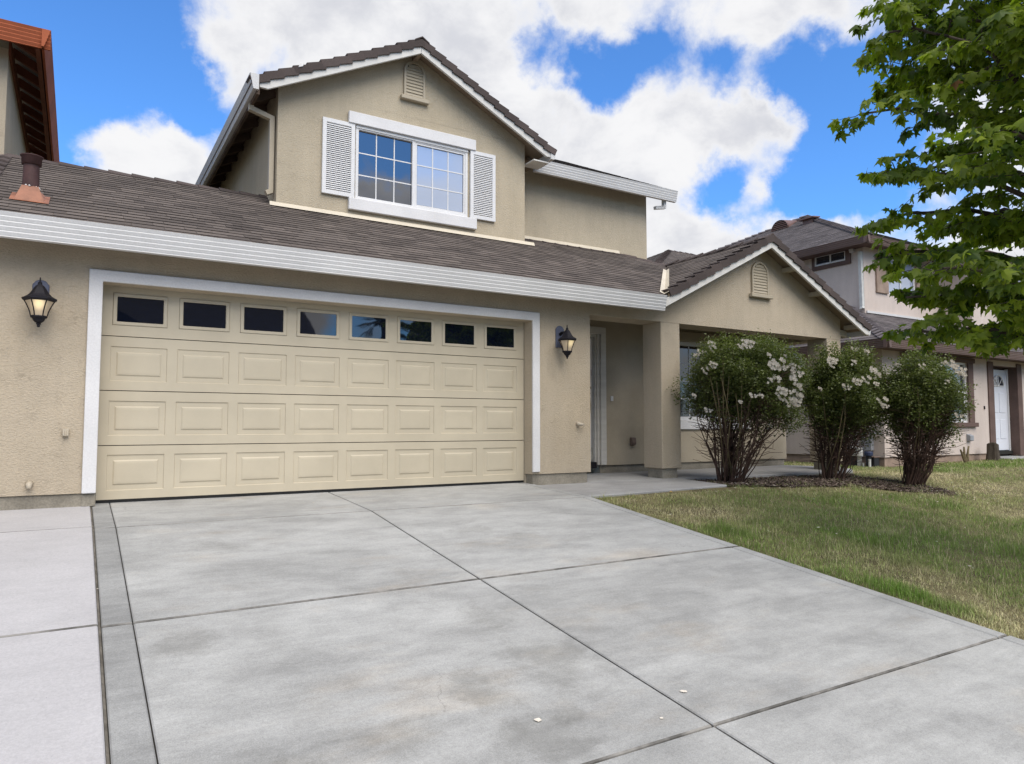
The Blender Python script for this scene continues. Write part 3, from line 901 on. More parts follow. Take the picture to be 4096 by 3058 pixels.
# one raised panel, copied
def raised_mesh(hw, hh):
    m = MB()
    rings = [(0.0, 0.0), (0.006, 0.009), (0.052, 0.009), (0.066, 0.0005), (0.085, -0.001)]
    L = []
    for ins, d in rings:
        L.append([(-hw + ins, d, -hh + ins), (hw - ins, d, -hh + ins), (hw - ins, d, hh - ins), (-hw + ins, d, hh - ins)])
    for a, b in zip(L[:-1], L[1:]):
        for i in range(4):
            j = (i + 1) % 4
            m.poly(a[i], a[j], b[j], b[i])
    m.poly(*L[-1])
    return m
for z0, z1 in rowz:
    me = raised_mesh(PW, (z1 - z0) / 2).mesh('raised_panel', fix=True); me.materials.append(M['door_paint'])
    for p_ in me.polygons:
        pass
    for cx in PC:
        o = bpy.data.objects.new('raised_panel', me); COL.objects.link(o); o.parent = GD
        o.location = (cx, 0, (z0 + z1) / 2)
def frame_mb(x0, x1, z0, z1, ix, iz, y0, y1):
    m = MB()
    m.wall(x0, x1, z0, z1, [(x0 + ix, x1 - ix, z0 + iz, z1 - iz)], FX(y0), y1 - y0)
    return m
fm = frame_mb(-PW + 0.010, PW - 0.010, -0.158, 0.158, 0.036, 0.034, -0.010, 0.012).mesh('window_frame'); fm.materials.append(M['door_paint'])
pm = MB().box(-PW + 0.04, PW - 0.04, 0.004, 0.010, -0.130, 0.130).mesh('window_pane'); pm.materials.append(M['glass'])
for cx in PC:
    for nm, me in (('window_frame', fm), ('window_pane', pm)):
        o = bpy.data.objects.new(nm, me); COL.objects.link(o); o.parent = GD; o.location = (cx, 0, 1.880)
        if nm == 'window_frame':
            b = o.modifiers.new('edge', 'BEVEL'); b.width = 0.005; b.segments = 1

# --- garage roof
S = 0.48
cS = math.cos(math.atan(S))
EY, EZ = -0.60, 2.545
def mainz(y): return EZ + S * (y - EY)
RY = 2.42
poly_main = [(-1.0, 0.0), (6.88, 0.0), (9.28, (1.9 - EY) / cS), (8.62, (RY - EY) / cS), (-1.0, (RY - EY) / cS)]
RF = MB().prism([(-1.0, EY, EZ - 0.004), (6.88, EY, EZ - 0.004), (9.28, 1.9, mainz(1.9) - 0.004), (8.62, RY, mainz(RY) - 0.004), (-1.0, RY, mainz(RY) - 0.004)], (0, 0, -0.05)).build('roof', M['soffit'], H)
shingles(RF, (0, EY, EZ), (1, 0, 0), (0, cS, S * cS), poly_main, M['shingle_s'], M['shingle'], single=300, seed=3)
# back slopes, right hip
MB().prism([(-1.0, RY, mainz(RY) - 0.004), (8.62, RY, mainz(RY) - 0.004), (9.6, 5.4, mainz(RY) - 1.43), (-1.0, 5.4, mainz(RY) - 1.43)], (0, 0, -0.05)).build('back_slope', M['shingle_s'], RF)
MB().prism([(8.62, RY, mainz(RY) - 0.004), (9.28, 1.9, mainz(1.9) - 0.004), (11.7, 4.3, 2.55), (10.2, 5.2, 2.6)], (0, 0, -0.05)).build('hip_slope', M['shingle_s'], RF)
cap_tiles(RF, (-1.0, RY, mainz(RY)), (8.62, RY, mainz(RY)), (0, -1, -S), (0, 1, -S), M['cap'], L=0.27, kick=0.012)
cap_tiles(RF, (9.28, 1.9, mainz(1.9)), (8.62, RY, mainz(RY)), (-0.6, -0.75, -0.42), (0.7, 0.3, -0.3), M['cap'], name='hip_tile', L=0.27, kick=0.012)
# party line at the left end of this roof
cap_tiles(RF, (-1.01, EY, EZ), (-1.01, RY, mainz(RY)), (1, 0, 0.0), (-1, 0, -0.1), M['cap'], name='edge_tile', L=0.30, w=0.07)
gutter(H, (-1.0, -0.62, 2.562), (6.88, -0.62, 2.562), (0, -1, 0), M['white_metal'], h=0.21)
MB().box(-1.0, 6.85, -0.50, -0.475, 2.40, 2.55).build('fascia', M['soffit'], H)
# upper wall of the garage up to the deck
MB().box(-1.0, 5.83, YW + 0.004, YW + 0.17, 2.62, 2.70).build('wall_plate', M['stucco_smooth'], H)

# --- porch gable
PX, PZ = 9.29, 3.765            # ridge line
GS = 0.50
cG = math.cos(math.atan(GS))
PL, PR = 6.90, 11.88
def pz(x): return PZ - GS * abs(x - PX)
w = MB().wall(5.83, 11.455, 2.262, 2.55, [], FX(YW), 0.40)
w.build('porch_beam', M['stucco'], H)
MB().prism([(7.10, YW, 2.55), (11.455, YW, 2.55), (11.455, YW, pz(11.455) - 0.06), (PX, YW, PZ - 0.06), (7.10, YW, pz(7.10) - 0.06)], (0, 0.16, 0)).build('porch_gable_wall', M['stucco'], H)
for x0, x1 in ((7.142, 7.522), (11.062, 11.455)):
    MB().box(x0, x1, YW + 0.0, 0.20, 0.10, 2.262).build('porch_column', M['stucco'], H, bevel=0.008)
    MB().box(x0 + 0.035, x1 - 0.05, YW + 0.035, 0.16, -0.14, 0.10).build('column_base', M['footing'], H, bevel=0.006)
MB().box(11.10, 11.455, 0.20, 1.0, 2.262, 2.62).build('side_beam', M['stucco_smooth'], H)
MB().box(5.83, 11.10, 0.20, 0.998, 2.46, 2.50).build('porch_ceiling', M['soffit'], H)
# entrance / window wall
DW = 1.0
wh = [(6.04, 6.94, -1, 2.19), (8.30, 10.30, 0.82, 2.19)]
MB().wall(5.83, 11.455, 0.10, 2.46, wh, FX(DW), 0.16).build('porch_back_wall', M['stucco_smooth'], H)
MB().box(6.96, 11.42, DW + 0.03, DW + 0.2, -0.14, 0.10).build('footing', M['footing'], H)
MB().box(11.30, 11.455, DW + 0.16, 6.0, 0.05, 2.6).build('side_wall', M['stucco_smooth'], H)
fd = MB().box(6.05, 6.835, DW + 0.085, DW + 0.13, 0.16, 2.14).build('front_door', M['door_white'], H, bevel=0.004)
for z0, z1 in ((0.35, 0.95), (1.15, 2.0)):
    MB().box(6.16, 6.40, DW + 0.078, DW + 0.09, z0, z1).build('door_panel', M['door_white'], fd, bevel=0.008)
    MB().box(6.48, 6.72, DW + 0.078, DW + 0.09, z0, z1).build('door_panel', M['door_white'], fd, bevel=0.008)
hd = MB().box(6.735, 6.805, DW + 0.070, DW + 0.088, 0.92, 1.24)
hd.tube([(6.77, DW + 0.08, 1.20), (6.77, DW + 0.035, 1.17), (6.77, DW + 0.025, 1.05), (6.77, DW + 0.035, 0.93), (6.77, DW + 0.08, 0.90)], 0.012, 8)
hd.lathe([(0.028, -0.02), (0.034, 0.0), (0.028, 0.02)], (6.77, DW + 0.055, 1.33), 10)
hd.lathe([(0.02, -0.02), (0.026, 0.0), (0.02, 0.02)], (6.77, DW + 0.055, 1.24), 10)
hd.build('door_handle', M['black_iron'], fd, smooth=False)
MB().box(6.02, 6.86, DW - 0.02, DW + 0.12, 0.06, 0.155).build('threshold', M['black_iron'], fd, bevel=0.004)
tr = MB()
tr.box(6.94, 7.05, DW - 0.035, DW + 0.0, 0.105, 2.30)
tr.box(5.832, 6.94, DW - 0.035, DW + 0.0, 2.19, 2.30)
tr.box(6.895, 6.94, DW + 0.002, DW + 0.085, 0.105, 2.19)
tr.box(6.86, 6.895, DW + 0.03, DW + 0.10, 0.105, 2.19)
tr.box(6.04, 6.86, DW + 0.03, DW + 0.10, 2.145, 2.19)
tr.build('door_trim', M['white_wood'], H, bevel=0.004)
# porch window
pw_ = frame_mb(8.30, 10.30, 0.82, 2.19, 0.055, 0.065, DW + 0.015, DW + 0.09).build('porch_window', M['white_vinyl'], H, bevel=0.004)
MB().box(9.27, 9.33, DW + 0.03, DW + 0.085, 0.885, 2.125).build('window_mullion', M['white_vinyl'], pw_)
for (a, b) in ((8.355, 9.27), (9.33, 10.245)):
    for i in range(3):
        for j in range(4):
            x0 = a + (b - a) * i / 3; x1 = a + (b - a) * (i + 1) / 3
            z0 = 0.885 + 0.31 * j; z1 = z0 + 0.31
            MB().box(x0 + 0.009, x1 - 0.009, DW + 0.055, DW + 0.060, z0 + 0.009, z1 - 0.009).build('window_pane', M['glass'], pw_)
    mt = MB()
    for i in (1, 2): mt.box(a + (b - a) * i / 3 - 0.009, a + (b - a) * i / 3 + 0.009, DW + 0.048, DW + 0.066, 0.885, 2.125)
    for j in (1, 2, 3): mt.box(a, b, DW + 0.0495, DW + 0.0645, 0.885 + 0.31 * j - 0.009, 0.885 + 0.31 * j + 0.009)
    mt.build('muntin_grid', M['white_vinyl'], pw_)
MB().box(8.18, 10.42, DW - 0.045, DW, 0.665, 0.82).build('window_sill', M['white_stucco'], H, bevel=0.006)
MB().box(8.18, 10.42, DW - 0.045, DW, 2.19, 2.36).build('window_head', M['stucco_smooth'], H, bevel=0.006)
# porch roof
yF = -0.50
vmax = (PX - PL) / cG
PRF = MB().prism([(PL + 0.12, yF, pz(PL + 0.12) - 0.004), (PX, yF, PZ - 0.004), (PX, 1.9, PZ - 0.004)], (0, 0, -0.05)).build('porch_roof', M['soffit'], H)
shingles(PRF, (PL, 0, pz(PL)), (0, 1, 0), (cG, 0, GS * cG), [(yF, 0.10), (1.9, vmax), (yF, vmax)], M['shingle_s'], M['shingle'], single=90, seed=9, th=0.007)
MB().prism([(PX, yF, PZ - 0.004), (PR, yF, pz(PR) - 0.004), (PR, 3.2, pz(PR) - 0.004), (PX, 3.2, PZ - 0.004)], (0, 0, -0.05)).build('roof_slope', M['soffit'], PRF)
shingles(PRF, (PR, 0, pz(PR)), (0, 1, 0), (-cG, 0, GS * cG), [(yF, 0), (3.2, 0), (3.2, (PR - PX) / cG), (yF, (PR - PX) / cG)], M['shingle_s'], seed=10)
cap_tiles(PRF, (PX, yF - 0.02, PZ + 0.01), (PX, 1.9, PZ + 0.01), (-1, 0, -GS), (1, 0, -GS), M['cap'], L=0.30, w=0.14)
rake_tiles(PRF, (PL + 0.14, 0, pz(PL + 0.14)), (PX, 0, PZ), yF, M['cap'], 13)
rake_tiles(PRF, (PR, 0, pz(PR)), (PX, 0, PZ), yF, M['cap'], 14)
def rake_board(parent, x0, z0, x1, z1, y, h=0.125, th=0.04, mat='white_wood', name='rake_board', notch=False):
    a, b = Vector((x0, y, z0)), Vector((x1, y, z1))
    loop = [a, b, b - Vector((0, 0, h)), a - Vector((0, 0, h))]
    if notch:
        d = (b - a).normalized()
        loop = [a, b, b - Vector((0, 0, h)), a + d * 0.12 - Vector((0, 0, h)), a - Vector((0, 0, h * 0.55))]
    return MB().prism(loop, (0, th, 0)).build(name, M[mat], parent, bevel=0.004)
rake_board(PRF, PL + 0.02, pz(PL + 0.02) - 0.055, PX - 0.002, PZ - 0.055, yF + 0.005)
rake_board(PRF, PR - 0.01, pz(PR) - 0.055, PX + 0.002, PZ - 0.055, yF + 0.005, notch=True)
gutter(PRF, (PR + 0.07, yF + 0.02, pz(PR) + 0.02), (PR + 0.07, 3.2, pz(PR) + 0.02), (1, 0, 0), M['white_metal'], h=0.15, w=0.10, ribs=4)
for x in (9.93, 10.62, 11.62):
    MB().box(x - 0.045, x + 0.045, yF + 0.05, YW + 0.01, pz(x) - 0.150, pz(x) - 0.075).build('lookout', M['tan_metal'], PRF)
MB().beam((11.45, -0.05, 2.44), (11.86, -0.05, 2.40), 0.05, 0.10).build('rafter_tail', M['white_wood'], PRF)
# valley flashing
va, vb = Vector((PL + 0.04, -0.50, mainz(-0.50) + 0.014)), Vector((9.24, 1.86, mainz(1.86) + 0.014))
vd = (vb - va).normalized(); vs = Vector((0.72, -0.69, 0)) * 0.07
e1 = Vector((0.69, -0.72, GS * 0.69)) * 0.065
e2 = Vector((-0.75, 0.66, S * 0.66)) * 0.065
vt = va.lerp(vb, 0.80)
MB().poly(va + e1 + Vector((0, 0, .012)), vt + e1 * 0.8 + Vector((0, 0, .012)), vt, va).poly(va, vt, vt + e2 * 0.8 + Vector((0, 0, .012)), va + e2 + Vector((0, 0, .012))).build('valley_flashing', M['cream_metal'], H, fix=False)
gable_vent(H, 9.318, YW, 2.81, 3.415, 0.40, 'tan_metal')

# --- upper storey
YU = 1.80
UX0, UX1 = 2.042, 6.035
UC, UZ = 4.035, 6.44
def uz(x): return UZ - GS * abs(x - UC)
whU = [(3.14, 4.965, 3.985, 5.055)]
MB().wall(UX0, UX1, 3.60, uz(UX0) - 0.06, whU, FX(YU), 0.16).build('upper_wall', M['stucco_upper'], H)
MB().prism([(UX0, YU, uz(UX0) - 0.06), (UX1, YU, uz(UX1) - 0.06), (UC, YU, UZ - 0.06)], (0, 0.16, 0)).build('upper_gable_wall', M['stucco_upper'], H)
MB().box(UX0, UX0 + 0.15, YU + 0.16, 8.0, 3.4, uz(UX0) - 0.05).build('upper_side_wall', M['stucco_upper'], H)
MB().box(UX1 - 0.15, UX1, YU + 0.16, 8.0, 3.4, uz(UX1) - 0.05).build('upper_side_wall', M['stucco_upper'], H)
URF = MB().prism([(1.63, 1.50, uz(1.63) - 0.004), (UC, 1.50, UZ - 0.004), (UC, 8.2, UZ - 0.004), (1.63, 8.2, uz(1.63) - 0.004)], (0, 0, -0.05)).build('upper_roof', M['rafter'], H)
MB().prism([(6.44, 1.50, uz(6.44) - 0.004), (6.44, 8.2, uz(6.44) - 0.004), (UC, 8.2, UZ - 0.004), (UC, 1.50, UZ - 0.004)], (0, 0, -0.05)).build('roof_slope', M['soffit'], URF)
shingles(URF, (1.63, 0, uz(1.63)), (0, 1, 0), (cG, 0, GS * cG), [(1.5, 0), (8.2, 0), (8.2, (UC - 1.63) / cG), (1.5, (UC - 1.63) / cG)], M['shingle_s'], seed=21)
shingles(URF, (6.44, 0, uz(6.44)), (0, 1, 0), (-cG, 0, GS * cG), [(1.5, 0), (8.2, 0), (8.2, (6.44 - UC) / cG), (1.5, (6.44 - UC) / cG)], M['shingle_s'], seed=22)
rake_tiles(URF, (1.63, 0, uz(1.63)), (UC, 0, UZ), 1.50, M['cap'], 13)
rake_tiles(URF, (6.44, 0, uz(6.44)), (UC, 0, UZ), 1.50, M['cap'], 13)
cap_tiles(URF, (UC, 1.47, UZ + 0.025), (UC, 8.2, UZ + 0.025), (-1, 0, -GS), (1, 0, -GS), M['cap'], L=0.33, w=0.13)
rake_board(URF, 1.735, uz(1.735) - 0.055, UC - 0.002, UZ - 0.055, 1.505, notch=True)
rake_board(URF, 6.385, uz(6.385) - 0.055, UC + 0.002, UZ - 0.055, 1.505, notch=True)
MB().prism([(2.225, 1.465, 5.545), (2.285, 1.465, 5.575), (2.295, 1.465, 5.62), (2.24, 1.465, 5.61)], (0, 0.012, 0)).build('tile_patch', M['caulk'], URF, bevel=0.004)
MB().box(UC - 0.03, UC + 0.03, 1.56, YU + 0.02, UZ - 0.185, UZ - 0.10).build('lookout', M['soffit'], URF)
gutter(URF, (1.605, 1.47, 5.315), (1.605, 8.2, 5.315), (-1, 0, 0), M['white_metal'], h=0.20, w=0.115)
gutter(URF, (6.47, 1.49, 5.30), (6.47, 1.93, 5.30), (1, 0, 0), M['white_metal'], h=0.19, w=0.115, ribs=4)
MB().box(6.06, 6.36, 1.56, 1.90, 5.055, 5.075).build('soffit_board', M['white_wood'], URF)
for i in range(11):
    y = 1.95 + 0.56 * i
    MB().beam((1.68, y, uz(1.68) - 0.11), (2.04, y, uz(2.04) - 0.11), 0.05, 0.10).build('rafter_tail', M['rafter'], URF)
MB().box(1.70, 1.74, 1.52, 8.0, 5.07, 5.22).build('fascia', M['rafter'], URF)
# upper downspout on the left corner
def spout(parent, pts, w, d, mat, name='downspout', up=(0, 1, 0)):
    """square pipe swept along a path lying in the plane normal to 'up', corners mitred"""
    up = Vector(up); P = [Vector(p) for p in pts]; m = MB(); k = len(P)
    for i, p in enumerate(P):
        t0 = (P[i] - P[i - 1]).normalized() if i else (P[1] - P[0]).normalized()
        t1 = (P[i + 1] - P[i]).normalized() if i < k - 1 else t0
        n0, n1 = up.cross(t0), up.cross(t1)
        nn = (n0 + n1).normalized(); nn = nn / max(0.35, nn.dot(n0))
        for a, b in ((-1, -1), (1, -1), (1, 1), (-1, 1)):
            m.v.append(tuple(p + nn * (w / 2) * a + up * (d / 2) * b))
    for i in range(k - 1):
        for q in range(4):
            a, b = i * 4 + q, i * 4 + (q + 1) % 4
            m.f.append((a, b, b + 4, a + 4))
    m.f += [(3, 2, 1, 0), tuple(range(4 * k - 4, 4 * k))]
    return m.build(name, M[mat], parent, merge=False)
spout(H, [(1.715, 1.93, 5.10), (1.715, 1.93, 5.03), (1.99, 1.93, 4.955), (1.99, 1.93, 3.93), (1.93, 1.93, 3.90)], 0.062, 0.08, 'tan_metal')
# window, head, sill, shutters
UW = frame_mb(3.14, 4.965, 3.985, 5.055, 0.045, 0.045, YU - 0.015, YU + 0.06).build('upper_window', M['white_vinyl'], H, bevel=0.004)
MB().box(4.025, 4.075, YU - 0.012, YU + 0.05, 4.03, 5.01).build('window_mullion', M['white_vinyl'], UW)
MB().box(3.14, 4.965, YU - 0.028, YU - 0.015, 5.03, 5.07).build('window_track', M['white_vinyl'], UW)
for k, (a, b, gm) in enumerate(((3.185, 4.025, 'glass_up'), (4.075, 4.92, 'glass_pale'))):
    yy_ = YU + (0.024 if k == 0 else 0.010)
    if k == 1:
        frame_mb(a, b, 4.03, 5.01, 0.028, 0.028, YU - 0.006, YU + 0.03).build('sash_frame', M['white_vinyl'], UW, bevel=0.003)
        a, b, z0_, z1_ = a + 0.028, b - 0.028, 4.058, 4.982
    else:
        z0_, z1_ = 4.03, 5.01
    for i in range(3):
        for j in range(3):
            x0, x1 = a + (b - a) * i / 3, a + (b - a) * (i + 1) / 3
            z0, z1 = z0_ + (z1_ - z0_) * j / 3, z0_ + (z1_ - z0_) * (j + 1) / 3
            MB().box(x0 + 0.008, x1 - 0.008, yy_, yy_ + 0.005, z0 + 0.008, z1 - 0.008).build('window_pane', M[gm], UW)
    mt = MB()
    for i in (1, 2):
        c_ = a + (b - a) * i / 3; mt.box(c_ - 0.008, c_ + 0.008, yy_ - 0.006, yy_ + 0.010, z0_, z1_)
        c_ = z0_ + (z1_ - z0_) * i / 3; mt.box(a, b, yy_ - 0.0045, yy_ + 0.0085, c_ - 0.008, c_ + 0.008)
    mt.build('muntin_grid', M['white_vinyl'], UW)
MB().box(3.14, 4.965, YU + 0.07, YU + 0.10, 3.99, 5.05).build('room_shade', M['dark'], UW)
MB().box(3.022, 5.088, YU - 0.065, YU, 5.072, 5.243).build('window_head', M['white_stucco'], H, bevel=0.006)
MB().box(3.036, 5.108, YU - 0.065, YU, 3.812, 3.981).build('window_sill', M['white_stucco'], H, bevel=0.006)
for x0, x1 in ((2.650, 3.122), (5.000, 5.456)):
    shm = frame_mb(x0, x1, 3.985, 5.075, 0.058, 0.062, YU - 0.045, YU - 0.003).build('shutter', M['white_vinyl'], H, bevel=0.004)
    MB().box(x0 + 0.05, x1 - 0.05, YU - 0.012, YU - 0.004, 4.03, 5.03).build('shutter_back', M['white_vinyl'], shm)
    ns = 33
    sm = MB().prism([(x0 + 0.058, -0.012, -0.017), (x0 + 0.058, 0.010, 0.013), (x0 + 0.058, 0.018, 0.013), (x0 + 0.058, -0.004, -0.017)], (x1 - x0 - 0.116, 0, 0)).mesh('louvre_slat')
    sm.materials.append(M['white_vinyl'])
    for i in range(ns):
        o = bpy.data.objects.new('louvre_slat', sm); COL.objects.link(o); o.parent = shm
        o.location = (0, YU - 0.032, 4.064 + (5.013 - 4.064) * (i + 0.5) / ns)
gable_vent(H, 4.045, YU, 5.625, 6.255, 0.345, 'tan_metal')
MB().prism([(1.95, YU - 0.05, mainz(YU - 0.05) + 0.022), (1.95, YU - 0.012, mainz(YU) + 0.022), (1.95, YU - 0.012, mainz(YU) + 0.062), (1.95, YU - 0.03, mainz(YU) + 0.05)], (4.25, 0, 0)).build('wall_flashing', M['cream_metal'], H)

# --- right upper wing
YR = 2.40
MB().box(UX1 + 0.002, 9.238, YR, YR + 0.16, 3.85, 5.36).build('wing_wall', M['stucco_upper'], H)
MB().box(9.08, 9.238, YR + 0.16, 8.0, 2.6, 5.36).build('wing_side_wall', M['stucco_upper'], H)
MB().prism([(6.1, YR - 0.05, mainz(YR - 0.05) + 0.022), (6.1, YR - 0.012, mainz(YR) + 0.012), (6.1, YR - 0.012, mainz(YR) + 0.062), (6.1, YR - 0.03, mainz(YR) + 0.05)], (2.42, 0, 0)).build('wall_flashing', M['cream_metal'], H)
WZ = 5.262
WRF = MB().prism([(6.2, 1.97, WZ), (9.62, 1.97, WZ), (9.62, 6.0, WZ + S * 4.03), (6.2, 6.0, WZ + S * 4.03)], (0, 0, -0.05)).build('wing_roof', M['soffit'], H)
shingles(WRF, (0, 1.97, WZ + 0.006), (1, 0, 0), (0, cS, S * cS), [(6.45, 0.0), (9.62, 0.0), (9.62, 4.0), (6.45, 4.0)], M['shingle_s'], seed=31)
gutter(WRF, (6.36, 1.935, WZ + 0.005), (9.64, 1.935, WZ + 0.005), (0, -1, 0), M['white_metal'], h=0.205, w=0.115, slope=0.05)
for x in (9.30, 9.52):
    MB().beam((x, 2.05, 5.16), (x, 2.42, 5.30), 0.05, 0.09).build('rafter_tail', M['white_wood'], WRF)
MB().box(9.24, 9.62, 2.06, 2.085, 5.08, 5.24).build('fascia', M['white_wood'], WRF)
spout(H, [(9.42, 2.10, 5.10), (9.42, 2.10, 4.95), (9.24, 2.16, 4.93)], 0.055, 0.07, 'white_metal')

# --- small fittings on the walls
MB().box(7.155, 7.205, DW - 0.022, DW, 1.125, 1.205).box(7.172, 7.190, DW - 0.026, DW - 0.02, 1.16, 1.185).build('doorbell', M['white_vinyl'], H, bevel=0.004)
ob = MB().prism([(7.555, DW, 0.40), (7.555, DW - 0.05, 0.41), (7.555, DW - 0.065, 0.45), (7.555, DW - 0.055, 0.53), (7.555, DW, 0.54)], (0.09, 0, 0)).build('outlet_cover', M['box_brown'], H, bevel=0.008)
MB().box(-0.285, -0.235, YW - 0.03, YW, 0.63, 0.70).tube([(-0.275, YW - 0.03, 0.69), (-0.275, YW - 0.045, 0.64), (-0.245, YW - 0.045, 0.64), (-0.245, YW - 0.03, 0.69)], 0.006, 6).build('wall_hook', M['box_tan'], H, bevel=0.004)
MB().tube([(-0.524, YW + 0.005, 0.205), (-0.524, YW - 0.05, 0.195), (-0.524, YW - 0.065, 0.165)], [0.035, 0.024, 0.018], 10).build('pipe_stub', M['box_tan'], H, smooth=True)
MB().tube([(5.61, YW + 0.005, 0.755), (5.61, YW - 0.04, 0.750), (5.66, YW - 0.06, 0.74)], [0.034, 0.026, 0.012], 10).tube([(5.63, YW - 0.05, 0.755), (5.67, YW - 0.065, 0.75), (5.69, YW - 0.05, 0.72), (5.65, YW - 0.055, 0.705)], 0.006, 6).build('eye_hook', M['box_tan'], H, smooth=True)
# crack-edged step block under the left surround
MB().box(-0.118, -0.004, YW + 0.004, -0.03, -0.03, 0.096).build('footing_block', M['footing'], H, bevel=0.01)

# --- flue on the roof
fx, fy = -0.622, 0.10
fz = mainz(fy)
FL = MB().lathe([(0.072, 0.02), (0.070, 0.10), (0.066, 0.33), (0.066, 0.38)], (fx, fy, fz), 20).build('roof_vent', M['rust_pipe'], H, smooth=True)
MB().lathe([(0.066, 0.33), (0.082, 0.335), (0.084, 0.405), (0.094, 0.41), (0.096, 0.418), (0.05, 0.432), (0.0, 0.438)], (fx, fy, fz), 20).build('vent_cap', M['rust_pipe'], FL, smooth=True)
sk = MB()
q = 0.118
lo = [(fx + a * q, fy + b * q * 1.15, mainz(fy + b * q * 1.15) + 0.018) for a, b in ((-1, -1), (1, -1), (1, 1), (-1, 1))]
hi = [(fx + a * 0.066, fy + b * 0.066, fz + 0.115) for a, b in ((-1, -1), (1, -1), (1, 1), (-1, 1))]
for i in range(4):
    j = (i + 1) % 4
    sk.poly(lo[i], lo[j], hi[j], hi[i])
sk.poly(*hi)
L2 = [(fx + a * 0.155, fy + b * 0.16, mainz(fy + b * 0.16) + 0.016) for a, b in ((-1, -1), (1, -1), (1, 1), (-1, 1))]
for i in range(4):
    j = (i + 1) % 4
    sk.poly(L2[i], L2[j], lo[j], lo[i])
sk.build('vent_flashing', M['copper'], FL)
ck = MB()
for a in range(0, 360, 24):
    if random.random() < 0.65:
        ck.lathe([(0.004, -0.008), (0.011, 0.0), (0.004, 0.008)], (fx + 0.070 * math.cos(R(a)), fy + 0.070 * math.sin(R(a)), fz + 0.115 + random.uniform(-.006, .006)), 6)
ck.build('caulk_bead', M['caulk'], FL, kind='stuff')

# ================================================================== ATTACHED HOUSE (left)
A_ = thing('attached_house', (-3.0, 3.0, 0), 'attached house at the left edge with red brown eave and tan stucco wall', 'house')
MB().wall(-6.2, -1.002, 0.10, 2.62, [], FX(YW), 0.18).build('garage_wall', M['stucco'], A_)
MB().box(-6.2, -1.002, YW + 0.02, -0.02, -0.12, 0.10).build('footing', M['footing'], A_)
ARF = MB().prism([(-6.2, EY, EZ - 0.03), (-1.04, EY, EZ - 0.03), (-1.04, RY, mainz(RY) - 0.03), (-6.2, RY, mainz(RY) - 0.03)], (0, 0, -0.05)).build('roof', M['soffit'], A_)
shingles(ARF, (0, EY, EZ - 0.028), (1, 0, 0), (0, cS, S * cS), [(-6.2, 0), (-1.04, 0), (-1.04, (RY - EY) / cS), (-6.2, (RY - EY) / cS)], M['shingle_s'], seed=41)
gutter(ARF, (-6.2, -0.62, 2.562), (-1.002, -0.62, 2.562), (0, -1, 0), M['white_metal'], h=0.21)
AX, AY = -1.12, 3.5
MB().box(-6.2, AX, AY, AY + 0.16, 3.0, 5.80).build('upper_wall', M['stucco'], A_)
MB().box(AX - 0.16, AX, AY + 0.16, 12.0, 3.0, 5.80).build('upper_side_wall', M['stucco_upper'], A_)
EV = MB().prism([(-0.72, 3.08, 5.90), (-0.72, 12, 5.90), (-3.6, 12, 7.34), (-3.6, 5.96, 7.34)], (0, 0, -0.05)).build('upper_roof', M['soffit'], A_)
MB().prism([(-0.72, 3.08, 5.90), (-3.6, 5.96, 7.34), (-6.2, 5.96, 7.34), (-6.2, 3.08, 5.90)], (0, 0, -0.05)).build('roof_slope', M['soffit'], EV)
gutter(EV, (-6.2, 3.0, 5.955), (-0.632, 3.0, 5.955), (0, -1, 0), M['red_metal'], h=0.235, w=0.10, slope=0.07)
gutter(EV, (-0.630, 2.998, 5.955), (-0.630, 12.0, 5.955), (1, 0, 0), M['red_metal'], h=0.235, w=0.10, slope=0.07)
MB().box(-0.80, -0.745, 3.11, 12, 5.70, 5.86).build('fascia', M['red_rafter'], EV)
MB().box(AX, AX + 0.03, AY, 12, 5.72, 5.92).build('frieze_board', M['red_rafter'], EV)
for i in range(14):
    y = 3.45 + 0.50 * i
    MB().beam((-0.78, y, 5.79), (AX, y, 5.97), 0.055, 0.11).build('rafter_tail', M['red_rafter'], EV)

# ================================================================== NEIGHBOUR HOUSE (right)
NB = thing('neighbour_house', (14.27, 0.75, -0.15), 'pinkish grey two storey house with brown trim and gutters behind the rose bushes', 'house')
NY, NX = 0.75, 14.27
MB().wall(NX, 26, 0.065, 2.60, [(15.10, 17.66, 0.80, 2.20), (18.85, 20.05, -1, 2.20)], FX(NY), 0.16).build('front_wall', M['pink_stucco'], NB)
MB().box(NX, NX + 0.16, NY + 0.16, 10, 0.065, 2.60).build('side_wall', M['pink_stucco'], NB)
MB().box(NX + 0.03, 18.60, NY + 0.03, NY + 0.2, -0.4, 0.065).build('footing', M['pink_foot'], NB)
MB().box(20.3, 26, NY + 0.03, NY + 0.2, -0.4, 0.065).build('footing', M['pink_foot'], NB)
MB().box(NX + 0.03, NX + 0.2, NY + 0.2, 10, -0.4, 0.065).build('footing', M['pink_foot'], NB)
MB().box(15.0, 17.97, NY - 0.05, NY, 2.20, 2.305).build('window_head', M['brown_wood'], NB, bevel=0.006)
MB().box(14.93, 15.0, NY - 0.07, NY, 2.16, 2.30).build('head_end', M['tan_wood'], NB)
MB().box(17.66, 17.89, NY - 0.04, NY, 0.80, 2.20).build('window_casing', M['brown_wood'], NB, bevel=0.006)
MB().box(14.98, 15.10, NY - 0.04, NY, 0.80, 2.20).build('window_casing', M['brown_wood'], NB, bevel=0.006)
MB().box(14.93, 17.98, NY - 0.075, NY, 0.700, 0.80).build('window_sill', M['brown_wood'], NB, bevel=0.006)
nw = frame_mb(15.10, 17.66, 0.80, 2.20, 0.05, 0.05, NY + 0.02, NY + 0.08).build('front_window', M['white_vinyl'], NB, bevel=0.004)
